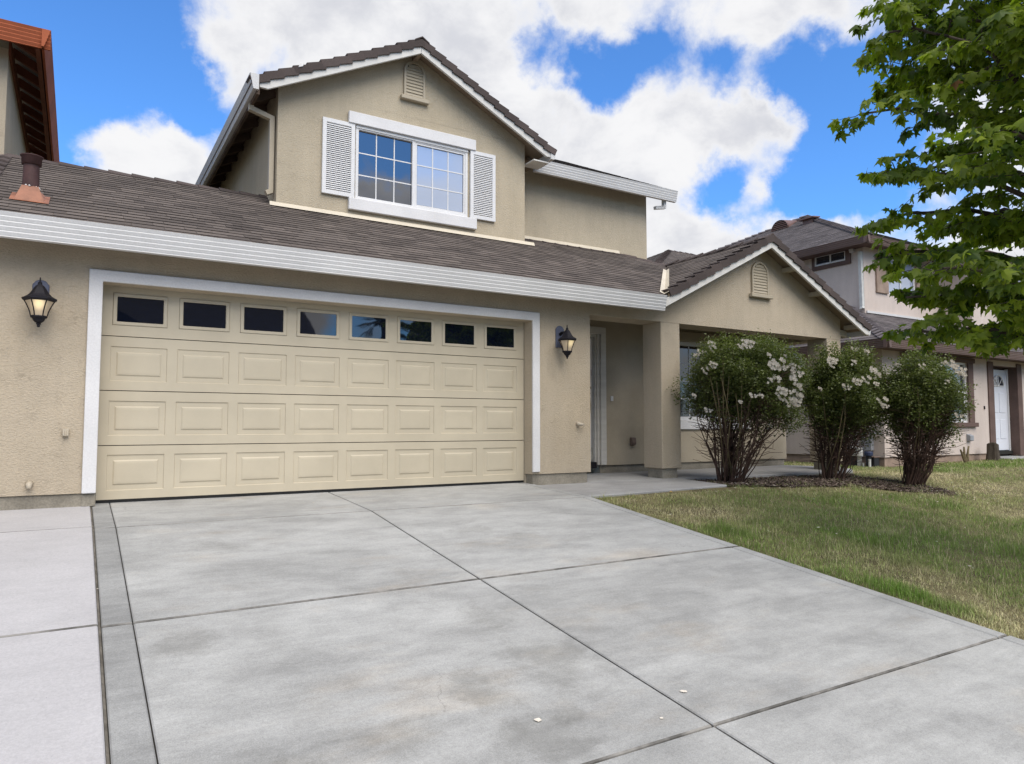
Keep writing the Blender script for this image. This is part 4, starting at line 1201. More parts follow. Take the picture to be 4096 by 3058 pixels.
for i in range(3):
    x0 = 15.15 + 0.82 * i
    MB().box(x0 + 0.015, x0 + 0.805, NY + 0.05, NY + 0.055, 0.85, 1.50).build('window_pane', M['glass_dim'], nw)
    MB().box(x0 + 0.015, x0 + 0.805, NY + 0.055, NY + 0.060, 1.53, 2.15).build('window_pane', M['glass_dim'], nw)
    frame_mb(x0, x0 + 0.82, 0.85, 1.53, 0.03, 0.03, NY + 0.035, NY + 0.06).build('sash_frame', M['white_vinyl'], nw)
# entrance
MB().box(18.60, 18.856, NY - 0.03, NY + 0.26, -0.02, 2.28).build('door_pilaster', M['brown_wood'], NB, bevel=0.006)
MB().box(20.044, 20.28, NY - 0.03, NY + 0.26, -0.02, 2.28).build('door_pilaster', M['brown_wood'], NB, bevel=0.006)
MB().box(18.857, 20.043, NY + 0.02, NY + 0.26, 2.195, 2.30).build('door_lintel', M['brown_wood'], NB)
MB().box(18.70, 20.2, NY + 0.275, NY + 0.36, -0.02, 2.40).build('recess_wall', M['brown_wood'], NB)
MB().box(18.55, 20.4, 0.25, NY + 0.5, -0.30, -0.03).build('entrance_step', M['path'], NB, bevel=0.02)
dy = NY + 0.20
nd = MB().box(19.10, 19.98, dy, dy + 0.04, 0.115, 2.13).build('front_door', M['door_white'], NB, bevel=0.005)
MB().box(19.98, 20.04, dy - 0.02, dy + 0.04, 0.10, 2.16).build('door_frame', M['white_vinyl'], nd)
MB().box(19.08, 20.04, dy - 0.06, dy + 0.02, 0.02, 0.10).build('threshold', M['dark'], nd)
for x0, x1 in ((19.21, 19.49), (19.57, 19.85)):
    for z0, z1 in ((0.40, 0.88), (1.05, 1.55)):
        MB().box(x0, x1, dy - 0.010, dy + 0.002, z0, z1).build('door_panel', M['door_white'], nd, bevel=0.012)
fan = [(19.54 + 0.27 * math.cos(a), dy - 0.012, 1.72 + 0.27 * math.sin(a)) for a in [math.pi * i / 14 for i in range(15)]]
MB().prism(fan, (0, 0.012, 0)).build('fanlight', M['glass_dim'], nd)
fr = MB().tube([(p[0], dy - 0.014, p[2]) for p in fan], 0.014, 6)
for a in (45, 90, 135): fr.tube([(19.54, dy - 0.014, 1.72), (19.54 + 0.26 * math.cos(R(a)), dy - 0.014, 1.72 + 0.26 * math.sin(R(a)))], 0.010, 6)
fr.tube([(19.26, dy - 0.014, 1.72), (19.82, dy - 0.014, 1.72)], 0.014, 6)
fr.build('fanlight_bars', M['white_vinyl'], nd)
# outlet box, bell
MB().prism([(17.54, NY, 0.36), (17.54, NY - 0.09, 0.38), (17.54, NY - 0.09, 0.50), (17.54, NY, 0.54)], (0.16, 0, 0)).build('outlet_cover', M['grey_metal'], NB, bevel=0.008)
MB().box(18.38, 18.42, NY - 0.02, NY, 1.12, 1.20).build('doorbell', M['dark'], NB)
# lower roof
nez = 2.475
def nfz(y): return nez + S * (y - 0.22)
NRF = MB().prism([(13.62, 0.22, nez), (26, 0.22, nez), (26, 2.72, nfz(2.72)), (16.12, 2.72, nfz(2.72))], (0, 0, -0.06)).build('lower_roof', M['soffit'], NB)
MB().prism([(13.62, 0.22, nez), (16.12, 2.72, nfz(2.72)), (16.12, 10, nfz(2.72)), (13.62, 10, nez)], (0, 0, -0.06)).build('side_slope', M['soffit'], NRF)
shingles(NRF, (0, 0.22, nez + 0.006), (1, 0, 0), (0, cS, S * cS), [(13.62, 0), (26, 0), (26, 2.5 / cS), (16.12, 2.5 / cS)], M['shingle_n'], seed=51)
shingles(NRF, (13.62, 0, nez + 0.006), (0, 1, 0), (cS, 0, S * cS), [(0.22, 0), (10, 0), (10, 2.5 / cS), (2.72, 2.5 / cS)], M['shingle_n'], seed=52)
cap_tiles(NRF, (13.64, 0.24, nez + 0.03), (16.12, 2.72, nfz(2.72) + 0.03), (1, -0.9, -0.45), (-0.9, 1, -0.45), M['cap_n'], name='hip_tile', L=0.22, w=0.15, kick=0.03)
gutter(NRF, (13.60, 0.20, nez + 0.005), (26, 0.20, nez + 0.005), (0, -1, 0), M['brown_metal'], h=0.18, w=0.11, ribs=5)
gutter(NRF, (13.598, 0.198, nez + 0.005), (13.598, 10, nez + 0.005), (-1, 0, 0), M['brown_metal'], h=0.18, w=0.11, ribs=5)
MB().box(13.70, 26, 0.30, NY, 2.33, 2.35).build('soffit_board', M['brown_wood'], NRF)
MB().box(13.70, NX, 0.30, 10, 2.352, 2.37).build('soffit_board', M['brown_wood'], NRF)
MB().box(16.15, 19.6, 2.215, 2.248, nfz(2.25) + 0.02, nfz(2.25) + 0.075).build('wall_flashing', M['white_metal'], NB)
# upper storey
UY = 2.25
MB().wall(16.1, 19.57, 3.0, 5.12, [(17.07, 18.32, 4.02, 4.95)], FX(UY), 0.16).build('upper_wall', M['pink_stucco'], NB)
MB().wall(UY + 0.16, 12, 3.0, 5.16, [(2.70, 3.57, 4.84, 5.11)], FY(16.1), 0.16).build('upper_side_wall', M['pink_stucco'], NB)
MB().box(19.57, 19.73, 1.5, UY, 3.0, 5.12).build('bay_side_wall', M['pink_stucco'], NB)
MB().wall(19.73, 26, 3.0, 5.12, [(20.85, 22.6, 4.02, 4.85)], FX(1.5), 0.16).build('bay_wall', M['pink_stucco'], NB)
for nm, (x0, x1, z0, z1, yy) in (('upper_window', (17.07, 18.32, 4.02, 4.95, UY)), ('bay_window', (20.85, 22.6, 4.02, 4.85, 1.5))):
    uwn = frame_mb(x0, x1, z0, z1, 0.05, 0.05, yy + 0.01, yy + 0.07).build(nm, M['white_vinyl'], NB)
    for i in range(2):
        xa = x0 + 0.05 + (x1 - x0 - 0.1) * i / 2; xb = x0 + 0.05 + (x1 - x0 - 0.1) * (i + 1) / 2
        MB().box(xa + 0.01, xb - 0.01, yy + 0.04, yy + 0.046, z0 + 0.05, z1 - 0.05).build('window_pane', M['glass_pale'], uwn)
    MB().box((x0 + x1) / 2 - 0.02, (x0 + x1) / 2 + 0.02, yy + 0.02, yy + 0.06, z0 + 0.05, z1 - 0.05).build('window_mullion', M['white_vinyl'], uwn)
for x0 in (16.57, 18.33):
    MB().box(x0, x0 + 0.49, UY - 0.05, UY, 4.01, 4.95).build('shutter', M['tan_wood'], NB, bevel=0.006)
MB().box(20.55, 22.9, 1.42, 1.5, 3.90, 4.015).build('window_sill', M['tan_wood'], NB, bevel=0.006)
MB().box(20.55, 20.73, 1.44, 1.5, 4.015, 4.90).build('window_casing', M['brown_wood'], NB)
sw_ = MB().wall(2.57, 3.65, 4.74, 5.18, [(2.70, 3.57, 4.84, 5.11)], FY(16.055), 0.045).build('slit_window_casing', M['brown_wood'], NB)
swf = MB().wall(2.70, 3.57, 4.84, 5.11, [(2.735, 3.535, 4.875, 5.075)], FY(16.07), 0.06).build('slit_window', M['white_vinyl'], NB)
MB().box(16.085, 16.12, 3.115, 3.155, 4.875, 5.075).build('window_mullion', M['white_vinyl'], swf)
for a, b in ((2.735, 3.115), (3.155, 3.535)):
    MB().box(16.10, 16.106, a, b, 4.875, 5.075).build('window_pane', M['glass_dim'], swf)
ue = 5.205
NUR = MB().prism([(15.52, 1.77, ue), (15.52, 13.5, ue), (21.4, 7.65, ue + S * 5.88)], (0, 0, -0.05)).build('upper_roof', M['soffit'], NB)
MB().prism([(15.52, 1.77, ue), (21.4, 7.65, ue + S * 5.88), (27.3, 1.77, ue)], (0, 0, -0.05)).build('front_slope', M['soffit'], NUR)
MB().prism([(21.4, 7.65, ue + S * 5.88), (27.3, 1.77, ue), (27.3, 13.5, ue)], (0, 0, -0.05)).build('far_slope', M['soffit'], NUR)
shingles(NUR, (15.52, 0, ue + 0.006), (0, 1, 0), (cS, 0, S * cS), [(1.77, 0), (13.5, 0), (7.65, 5.88 / cS)], M['shingle_n'], seed=61, e=0.16)
shingles(NUR, (0, 1.77, ue + 0.006), (1, 0, 0), (0, cS, S * cS), [(15.52, 0), (27.3, 0), (21.4, 5.88 / cS)], M['shingle_n'], seed=62, e=0.16)
cap_tiles(NUR, (15.54, 1.79, ue + 0.03), (21.4, 7.65, ue + S * 5.88 + 0.03), (1, -0.9, -0.45), (-0.9, 1, -0.45), M['cap_n'], name='hip_tile', L=0.24, w=0.15, kick=0.03)
cap_tiles(NUR, (15.54, 13.48, ue + 0.03), (21.4, 7.65, ue + S * 5.88 + 0.03), (1, 0.9, -0.45), (-0.9, -1, -0.45), M['cap_n'], name='hip_tile', L=0.24, w=0.15, kick=0.03)
gutter(NUR, (15.498, 1.748, ue + 0.005), (15.498, 13.5, ue + 0.005), (-1, 0, 0), M['brown_metal'], h=0.17, w=0.11, ribs=4)
gutter(NUR, (15.50, 1.75, ue + 0.005), (19.2, 1.75, ue + 0.005), (0, -1, 0), M['brown_metal'], h=0.17, w=0.11, ribs=4)
MB().box(15.6, 16.1, 1.86, 12, 5.08, 5.10).build('soffit_board', M['brown_wood'], NUR)
MB().box(15.6, 19.6, 1.86, UY, 5.102, 5.12).build('soffit_board', M['brown_wood'], NUR)
MB().box(19.3, 26, 1.06, 2.4, 5.10, 5.17).build('bay_roof', M['brown_wood'], NUR)
gutter(NUR, (19.2, 1.05, 5.20), (26, 1.05, 5.20), (0, -1, 0), M['brown_metal'], h=0.17, w=0.11, ribs=4)
spout(NB, [(16.06, 2.52, 5.10), (16.06, 2.50, 5.00)], 0.10, 0.12, 'white_metal', up=(1, 0, 0))
spout(NB, [(16.055, 2.30, 4.98), (16.055, 2.29, 3.62), (16.02, 2.27, 3.56)], 0.075, 0.085, 'pvc', up=(1, 0, 0))
# roof vents: half-round louvre and a flat-topped one
def onroof(x, y): return (x, y, ue + S * (x - 15.52) + 0.01)
hv = MB()
cx_, cy_, cz_ = onroof(19.95, 7.65)
pts = []
for i in range(13):
    a = math.pi * i / 12
    pts.append((cx_, cy_ + 0.34 * math.cos(a), cz_ + 0.34 * math.sin(a)))
tip = Vector((cx_ + 1.0, cy_, cz_ + 0.48))
for i in range(12): hv.poly(pts[i], pts[i + 1], tip)
hvo = hv.build('half_round_vent', M['copper'], NUR, fix=False)
hvo.data.materials.clear(); hvo.data.materials.append(plain('brown_vent_metal', (0.16, 0.095, 0.08), 0.5, 0.1, 3))
MB().poly(*[(p[0] + 0.05, p[1], p[2]) for p in pts]).build('vent_backing', M['dark'], hvo, fix=False)
for i in range(5):
    z = 0.02 + 0.062 * i
    hw = math.sqrt(max(0.01, 0.33 ** 2 - (z + 0.03) ** 2))
    MB().prism([(cx_ + 0.035, cy_ - hw, cz_ + z), (cx_ + 0.0, cy_ - hw, cz_ + z + 0.012), (cx_ + 0.01, cy_ - hw, cz_ + z + 0.035), (cx_ + 0.04, cy_ - hw, cz_ + z + 0.022)], (0, 2 * hw, 0)).build('vent_slat', hvo.data.materials[0], hvo)
tx_, ty_, tz_ = onroof(19.75, 6.35)
tv = MB().box(tx_ - 0.10, tx_ + 0.14, ty_ - 0.17, ty_ + 0.17, tz_ - 0.15, tz_ + 0.10).build('flat_top_vent', hvo.data.materials[0], NUR)
MB().prism([(tx_ - 0.22, ty_ - 0.30, tz_ + 0.08), (tx_ - 0.22, ty_ + 0.30, tz_ + 0.08), (tx_ + 0.14, ty_ + 0.30, tz_ + 0.12), (tx_ + 0.14, ty_ - 0.30, tz_ + 0.12)], (0, 0, 0.04)).build('vent_lid', hvo.data.materials[0], tv)

# ------------------------------------------------------------------ house behind, only its hip roof shows
DH = thing('distant_house', (21, 18, 0), 'brown hipped roof of a house behind, peeking over the porch roof', 'house')
pk = Vector((20.95, 14.0, 8.10))
cs = [Vector((16.2, 9.8, 6.0)), Vector((25.7, 9.8, 6.0)), Vector((25.7, 18.2, 6.0)), Vector((16.2, 18.2, 6.0))]
pk2 = pk + Vector((1.6, 0, 0.0))
drf = MB().poly(cs[0], cs[1], pk2, pk).poly(cs[1], cs[2], pk2).poly(cs[2], cs[3], pk, pk2).poly(cs[3], cs[0], pk).poly(cs[3], cs[2], cs[1], cs[0]).build('roof', M['shingle_s'], DH)
sV = (pk - Vector((pk.x, 9.8, 6.0)))
shingles(drf, (0, 9.8, 6.02), (1, 0, 0), sV, [(16.2, 0), (25.7, 0), (pk2.x, sV.length), (pk.x, sV.length)], M['shingle_s'], seed=71, e=0.16)
sL = pk - Vector((16.2, pk.y, 6.0))
shingles(drf, (16.2, 0, 6.02), (0, 1, 0), sL, [(9.8, 0), (18.2, 0), (14.0, sL.length)], M['shingle_s'], seed=72, e=0.16)
cap_tiles(drf, cs[0] + Vector((0, 0, 0.03)), pk + Vector((0, 0, 0.03)), (1, -0.9, -0.40), (-0.9, 1, -0.40), M['cap'], name='hip_tile', L=0.3, w=0.15, kick=0.03)
cap_tiles(drf, pk + Vector((0, 0, 0.02)), pk2 + Vector((0, 0, 0.02)), (0, -1, -0.5), (0, 1, -0.5), M['cap'], L=0.3, w=0.15)
MB().box(16.9, 25.0, 10.5, 17.5, -0.3, 6.0).build('wall', M['far_wall'], DH)

# ================================================================== WALL LAMPS
def wall_lamp(x, label, gm, s=1.0):
    """hexagonal lantern on an arm; axis 0.18 m off the wall"""
    zc = 1.79
    L = thing('wall_lamp', (x, YW, zc), label, 'wall lamp', 'lit lanterns beside the garage door')
    cy = YW - 0.18
    n = 6; a0 = R(60)
    # wall plate: arched top
    pw = 0.066
    loop = [(x - pw, YW - 0.022, zc - 0.02), (x + pw, YW - 0.022, zc - 0.02), (x + pw, YW - 0.022, zc + 0.235)]
    loop += [(x + pw * 0.80 * math.cos(a), YW - 0.022, zc + 0.240 + 0.034 * math.sin(a)) for a in [math.pi * i / 8 for i in range(0, 9)]]
    loop += [(x - pw, YW - 0.022, zc + 0.235)]
    MB().prism(loop, (0, 0.022, 0)).build('back_plate', M['blue_grey_metal'], L, bevel=0.006)
    MB().tube([(x, YW - 0.02, zc + 0.16), (x, YW - 0.07, zc + 0.175), (x, YW - 0.13, zc + 0.170), (x, cy, zc + 0.150)], [0.022, 0.020, 0.020, 0.022], 8).build('arm', M['black_iron'], L, smooth=True)
    # roof: bell-shaped, six sided
    MB().lathe([(0.116, 0.052), (0.128, 0.058), (0.134, 0.068), (0.134, 0.078), (0.118, 0.086), (0.096, 0.100), (0.076, 0.120), (0.060, 0.146), (0.046, 0.172), (0.032, 0.192), (0.022, 0.198)], (x, cy, zc), n, a0).build('lamp_roof', M['black_iron'], L)
    MB().lathe([(0.024, 0.190), (0.018, 0.205), (0.016, 0.216), (0.018, 0.220), (0.012, 0.226), (0.007, 0.232), (0.005, 0.268)], (x, cy, zc), 12).build('top_finial', M['black_iron'], L)
    prof = [(0.112, 0.056), (0.094, 0.022), (0.078, -0.014), (0.066, -0.048), (0.060, -0.080)]
    for k in range(6):
        a = a0 + 2 * math.pi * k / 6; b = a + math.pi / 3
        m = MB()
        for (r0, z0), (r1, z1) in zip(prof[:-1], prof[1:]):
            m.poly((x + r0 * math.cos(a), cy + r0 * math.sin(a), zc + z0), (x + r0 * math.cos(b), cy + r0 * math.sin(b), zc + z0), (x + r1 * math.cos(b), cy + r1 * math.sin(b), zc + z1), (x + r1 * math.cos(a), cy + r1 * math.sin(a), zc + z1))
        pane = m.mesh('glass_pane', (x, cy, zc))
        o = link('glass_pane', pane, gm, L)
        o.location = (0, cy - YW, 0)
        MB().tube([(x + (r + .003) * math.cos(a), cy + (r + .003) * math.sin(a), zc + z) for r, z in prof], 0.0052, 6).build('frame_bar', M['black_iron'], L)
    MB().lathe([(0.064, -0.080), (0.067, -0.088), (0.062, -0.098), (0.050, -0.104), (0.042, -0.124), (0.026, -0.140), (0.016, -0.144), (0.021, -0.150), (0.018, -0.158), (0.011, -0.160), (0.013, -0.172), (0.008, -0.182)], (x, cy, zc), 12).build('base_cup', M['black_iron'], L)
    # filament bulb inside
    bl = MB().lathe([(0.008, -0.02), (0.022, 0.0), (0.026, 0.02), (0.018, 0.042), (0.006, 0.05)], (x, cy, zc), 10)
    bm_, nt, p, out = new_mat('bulb')
    p.inputs['Emission Color'].default_value = (1, 0.78, 0.45, 1); p.inputs['Emission Strength'].default_value = 6.0
    bl.build('bulb', bm_, L, smooth=True)
    return L
wall_lamp(-0.495, 'black lantern glowing brightly on the wall strip left of the white door surround', M['lamp_a'])
wall_lamp(5.315, 'black lantern seen partly side on, between garage door and porch entry', M['lamp_b'])

# ================================================================== small things beside the neighbour house
def up_pipe(x, y, z0, z1, r, body, cap, capr, caph, label, name='utility_pipe', grp='utility pipes beside the neighbour wall'):
    T = thing(name, (x, y, z0), label, 'pipe', grp)
    MB().tube([(x, y, z0), (x, y, z1)], r, 14).build('pipe_body', body, T, smooth=False)
    MB().lathe([(capr * 0.96, 0), (capr, 0.01), (capr, caph - 0.02), (capr * 0.85, caph)], (x, y, z1), 14).build('pipe_cap', cap, T)
up_pipe(14.05, 1.33, -0.20, 0.09, 0.095, M['black_pipe'], M['pvc'], 0.10, 0.19, 'fat black pipe with a white cap beside the grey house wall')
up_pipe(14.03, 1.17, -0.22, 0.08, 0.045, M['pvc'], M['pvc'], 0.070, 0.19, 'slim white pipe with a wider white cap next to the fat black pipe')
up_pipe(13.98, 0.93, -0.22, 0.10, 0.055, M['black_pipe'], M['blue_box'], 0.085, 0.09, 'short dark pipe under a navy blue cap beside the grey wall')
up_pipe(13.93, 1.02, -0.22, -0.06, 0.018, M['pvc'], M['pvc'], 0.020, 0.01, 'thinner of two short white stubs in front of the navy capped pipe')
up_pipe(13.93, 0.88, -0.22, 0.02, 0.026, M['pvc'], M['pvc'], 0.029, 0.01, 'thicker of two short white stubs in front of the navy capped pipe')
UB = thing('meter_box', (14.2, 1.0, 0.2), 'grey metal meter box with a conduit on the neighbour side wall', 'meter box')
MB().box(14.16, 14.268, 0.98, 1.20, 0.20, 0.50).build('box_body', M['grey_metal'], UB, bevel=0.006)
MB().tube([(14.20, 1.20, 0.50), (14.20, 1.20, 0.54), (14.20, 0.84, 0.56), (14.24, 0.80, 0.54)], 0.02, 8).build('conduit', M['grey_metal'], UB)
BX = thing('utility_box', (14.08, 0.78, -0.18), 'low dark box on the ground at the corner of the grey house', 'utility box')
MB().box(14.02, 14.20, 0.83, 1.02, -0.22, 0.06).build('box_body', M['black_pipe'], BX, bevel=0.01)
MB().box(14.01, 14.21, 0.82, 1.03, 0.06, 0.085).build('box_lid', M['box_brown'], BX, bevel=0.006)
SD = thing('satellite_dish', (13.75, 2.3, 2.2), 'grey satellite dish arm on the eave seen through the porch opening', 'satellite dish')
MB().beam((13.66, 2.20, 2.02), (13.66, 2.52, 2.52), 0.05, 0.075, up=(1, 0, 0)).build('dish_arm', M['grey_metal'], SD, bevel=0.004)
MB().tube([(13.64, 2.52, 2.52), (13.6, 2.34, 2.56), (13.62, 2.18, 2.60)], 0.014, 6).build('dish_strut', M['grey_metal'], SD)
MB().box(13.60, 13.68, 2.44, 2.56, 2.48, 2.54).build('dish_bracket', M['grey_metal'], SD)

SX, SY = 18.02, 0.42
ST = thing('tree_stump', (SX, SY, -0.09), 'short weathered tree stump standing left of the white front door', 'stump')
prof = []
stm = MB()
stm.lathe([(0.17, -0.06), (0.14, 0.06), (0.12, 0.22), (0.115, 0.40), (0.10, 0.415), (0.0, 0.41)], (SX, SY, -0.09), 18)
so = stm.build('stump_trunk', M['stump'], ST, smooth=False)
for v_ in so.data.vertices:
    a = math.atan2(v_.co.y, v_.co.x); k_ = 1 + 0.10 * math.sin(a * 5) + 0.06 * math.sin(a * 3 + 1)
    v_.co.x *= k_; v_.co.y *= k_; v_.co.z += 0.05 * math.sin(a * 2 + 0.6) * max(0, v_.co.z)
SPX, SPY = 16.69, 0.35
SP = thing('garden_plant', (SPX, SPY, -0.10), 'small stubby branched plant with bare stalks under the grey outlet cover', 'plant')
for dx, dyy, hh in ((-0.10, 0.0, 0.26), (-0.02, 0.03, 0.36), (0.05, -0.02, 0.25), (0.12, 0.0, 0.37), (-0.19, 0.02, 0.30)):
    MB().tube([(SPX, SPY, -0.14), (SPX + dx * 0.35, SPY + dyy, -0.10 + hh * 0.35), (SPX + dx, SPY + dyy, -0.10 + hh)], [0.035, 0.030, 0.018], 7).build('stalk', M['green_stem'], SP)

# ================================================================== ROSE BUSHES
ROSE_T = np.array([(0, 0, 0), (0.36, 0.45, 0.10), (0, 1.0, -0.08), (-0.36, 0.45, 0.10)], float)
ROSE_F = np.array([(0, 1, 2), (0, 2, 3)])
def rand_rot(n, rng, tilt=1.0):
    a = rng.uniform(0, 2 * np.pi, n); b = rng.normal(0, 0.55 * tilt, n); c = rng.normal(0, 0.55 * tilt, n)
    ca, sa, cb, sb, cc, sc = np.cos(a), np.sin(a), np.cos(b), np.sin(b), np.cos(c), np.sin(c)
    Z = np.zeros(n); O1 = np.ones(n)
    Rz = np.stack([np.stack([ca, -sa, Z], -1), np.stack([sa, ca, Z], -1), np.stack([Z, Z, O1], -1)], 1)
    Rx = np.stack([np.stack([O1, Z, Z], -1), np.stack([Z, cb, -sb], -1), np.stack([Z, sb, cb], -1)], 1)
    Ry = np.stack([np.stack([cc, Z, sc], -1), np.stack([Z, O1, Z], -1), np.stack([-sc, Z, cc], -1)], 1)
    return Rz @ Rx @ Ry

def rosette_mesh(seed):
    rnd = random.Random(seed)
    m = MB()
    for k in range(rnd.randint(7, 10)):
        c = Vector((rnd.gauss(0, 0.027), rnd.gauss(0, 0.027), rnd.gauss(0, 0.022)))
        r = rnd.uniform(0.014, 0.022)
        for ring, (rr, zz, np_) in enumerate(((1.0, -0.1, 5), (0.72, 0.35, 5), (0.40, 0.75, 4))):
            for i in range(np_):
                a = 2 * math.pi * i / np_ + ring * 0.6 + rnd.random() * 0.3
                d = Vector((math.cos(a), math.sin(a), 0)); s = Vector((-math.sin(a), math.cos(a), 0))
                p = c + Vector((0, 0, r * zz))
                m.poly(p, p + d * r * rr * 0.6 + s * r * 0.55, p + d * r * rr * 1.15 + Vector((0, 0, r * 0.30)), p + d * r * rr * 0.6 - s * r * 0.55)
    me = m.mesh('flower', fix=False); me.materials.append(M['petal'])
    return me
ROSETTES = [rosette_mesh(i) for i in range(5)]
RIGHT = Vector((0.854, -0.52, 0))

def rose_bush(loc, off, zc, rw, rh, flowers, label, seed, nleaf, lobes=(), ncane=3):
    T = thing('rose_bush', loc, label, 'rose bush', 'white rose bushes in the mulch bed')
    rnd = random.Random(seed); rng = np.random.default_rng(seed)
    base = Vector(loc)
    C = base + RIGHT * off; C.z = base.z + zc
    # stems
    tips = []
    org = base
    dark = MB(); fine = MB()
    for i in range(62):
        a = rnd.uniform(0, 2 * math.pi); rr = math.sqrt(rnd.random())
        top = C + Vector((math.cos(a) * rw * rr * 0.90, math.sin(a) * rw * rr * 0.90, -rh * 0.62 + rh * 0.72 * rnd.random()))
        b0 = base + Vector((math.cos(a) * 0.17 * rr, math.sin(a) * 0.17 * rr, -0.03))
        mid = b0.lerp(top, 0.45) + Vector((rnd.gauss(0, 0.075), rnd.gauss(0, 0.075), rnd.gauss(0.02, 0.05))) - Vector((math.cos(a), math.sin(a), 0)) * rw * rr * 0.10
        q1 = b0.lerp(mid, 0.5) + Vector((rnd.gauss(0, 0.035), rnd.gauss(0, 0.035), 0)); q2 = mid.lerp(top, 0.5) + Vector((rnd.gauss(0, 0.05), rnd.gauss(0, 0.05), 0))
        r0 = rnd.uniform(0.006, 0.015)
        dark.tube([b0, q1, mid, q2, top], [r0, r0 * 0.85, r0 * 0.7, r0 * 0.5, r0 * 0.3], 5, cap=False)
        for k in range(15):
            tt = rnd.uniform(0.28, 1.0)
            p = b0.lerp(mid, tt * 2) if tt < 0.5 else mid.lerp(top, tt * 2 - 1)
            d = Vector((rnd.gauss(0, 1) + math.cos(a) * 0.8, rnd.gauss(0, 1) + math.sin(a) * 0.8, rnd.uniform(0.0, 1.1))).normalized() * rnd.uniform(0.08, 0.36)
            m1 = p + d * 0.5 + Vector((rnd.gauss(0, .03), rnd.gauss(0, .03), rnd.gauss(0.01, .03)))
            fine.tube([p, m1, p + d], [0.0045, 0.0036, 0.0022], 4, cap=False)
    s1 = dark.build('stem', M['stem'], T, fix=False, kind='stuff')
    s2 = fine.build('twig', M['stem'], T, fix=False, kind='stuff')
    # a few pale canes up the front
    front = -(Vector((CAM.x, CAM.y, 0)) - Vector((base.x, base.y, 0))).normalized()
    for i in range(ncane):
        u = rnd.uniform(-0.75, 0.35)
        top = C + RIGHT * u * rw - front * rw * rnd.uniform(0.86, 1.0) * math.sqrt(max(0.05, 1 - u * u)) + Vector((0, 0, rh * rnd.uniform(-0.35, 0.45)))
        b0 = base + Vector((rnd.gauss(0, .05), rnd.gauss(0, .05), 0.10))
        mid = b0.lerp(top, 0.55) + Vector((rnd.gauss(0, .05), rnd.gauss(0, .05), 0)) - front * 0.10
        MB().tube([b0, b0.lerp(mid, .5), mid, mid.lerp(top, .5) - front * 0.04, top], [0.009, 0.008, 0.007, 0.006, 0.003], 5, cap=False).build('cane', M['green_stem'], T, fix=False)
    # foliage: clusters of leaflets through the crown, denser near its skin, with gaps
    ncl = nleaf // 9
    pts = []
    while len(pts) < ncl:
        d = rng.normal(size=3); d /= np.linalg.norm(d)
        r = rng.random() ** 0.42
        wob = 1 + 0.20 * math.sin(3.1 * d[0] + 4.3 * d[2] + seed) * math.cos(3.7 * d[1] + seed * 2) + 0.13 * math.sin(9 * d[0] + 7 * d[1] + 5 * d[2] + seed)
        p = np.array([C.x, C.y, C.z]) + d * r * np.array([rw, rw, rh]) * wob
        zz = (p[2] - C.z) / rh
        if zz < -0.95: continue
        if zz < -0.15 and rng.random() < min(0.90, 0.10 + 0.95 * (-0.15 - zz)): continue
        pts.append(p)
    shoots = MB()
    for i in range(26):
        d = rng.normal(size=3); d[2] = abs(d[2]) * 0.9 + 0.1; d /= np.linalg.norm(d)
        a_ = np.array([C.x, C.y, C.z]) + d * np.array([rw, rw, rh]) * 0.85
        dd = d + rng.normal(0, 0.35, 3) + np.array([0, 0, 0.35]); dd /= np.linalg.norm(dd)
        L = rng.uniform(0.12, 0.34)
        b_ = a_ + dd * L + np.array([0, 0, -0.25 * L * L])
        shoots.tube([tuple(a_), tuple((a_ + b_) / 2 + np.array([0, 0, 0.015])), tuple(b_)], [0.004, 0.003, 0.002], 4, cap=False)
        for q in range(5): pts.append(a_ + (b_ - a_) * (q + 1) / 5)
    shoots.build('shoot', M['green_stem'], T, fix=False, kind='stuff')
    for lx, lz, lr, ln in lobes:
        cc = np.array(C + RIGHT * lx * rw); cc[2] = C.z + lz * rh
        for i in range(ln):
            d = rng.normal(size=3); d /= np.linalg.norm(d)
            pts.append(cc + d * lr * rng.random() ** 0.5)
    pts = np.array(pts)
    n = len(pts) * 9
    P = np.repeat(pts, 9, 0) + rng.normal(0, 0.036, (n, 3))
    sc = rng.uniform(0.022, 0.044, n)
    mats = rand_rot(n, rng) * sc[:, None, None]
    clt = np.repeat(rng.random(len(pts)), 9)
    hz = np.clip((P[:, 2] - C.z) / rh, -1, 1)
    tone = np.clip(0.20 + 0.50 * clt + rng.normal(0, 0.12, n) + 0.12 * (hz > 0.55), 0, 0.84)
    tone = np.where(rng.random(n) < 0.035, 0.97, tone)
    V, F, tn = scatter(ROSE_T, ROSE_F, mats, P, tone)
    me = np_mesh('foliage', V - np.array(base), F, tn, mat=M['rose_s'])
    link('foliage', me, None, T, base, kind='stuff')
    for i, (x, y, z, s) in enumerate(flowers):
        o = bpy.data.objects.new('flower', ROSETTES[i % 5]); COL.objects.link(o); o.parent = T
        out = (CAM - Vector((x, y, z))).normalized()
        o.location = Vector((x, y, z)) - base + out * 0.03
        o.rotation_euler = (out.to_track_quat('Z', 'Y') @ Vector((0, 0, 1)).to_track_quat('Z', 'Y')).to_euler()
        k = 1.02 * s
        o.scale = (k, k * rnd.uniform(0.85, 1.15), k)
    return T

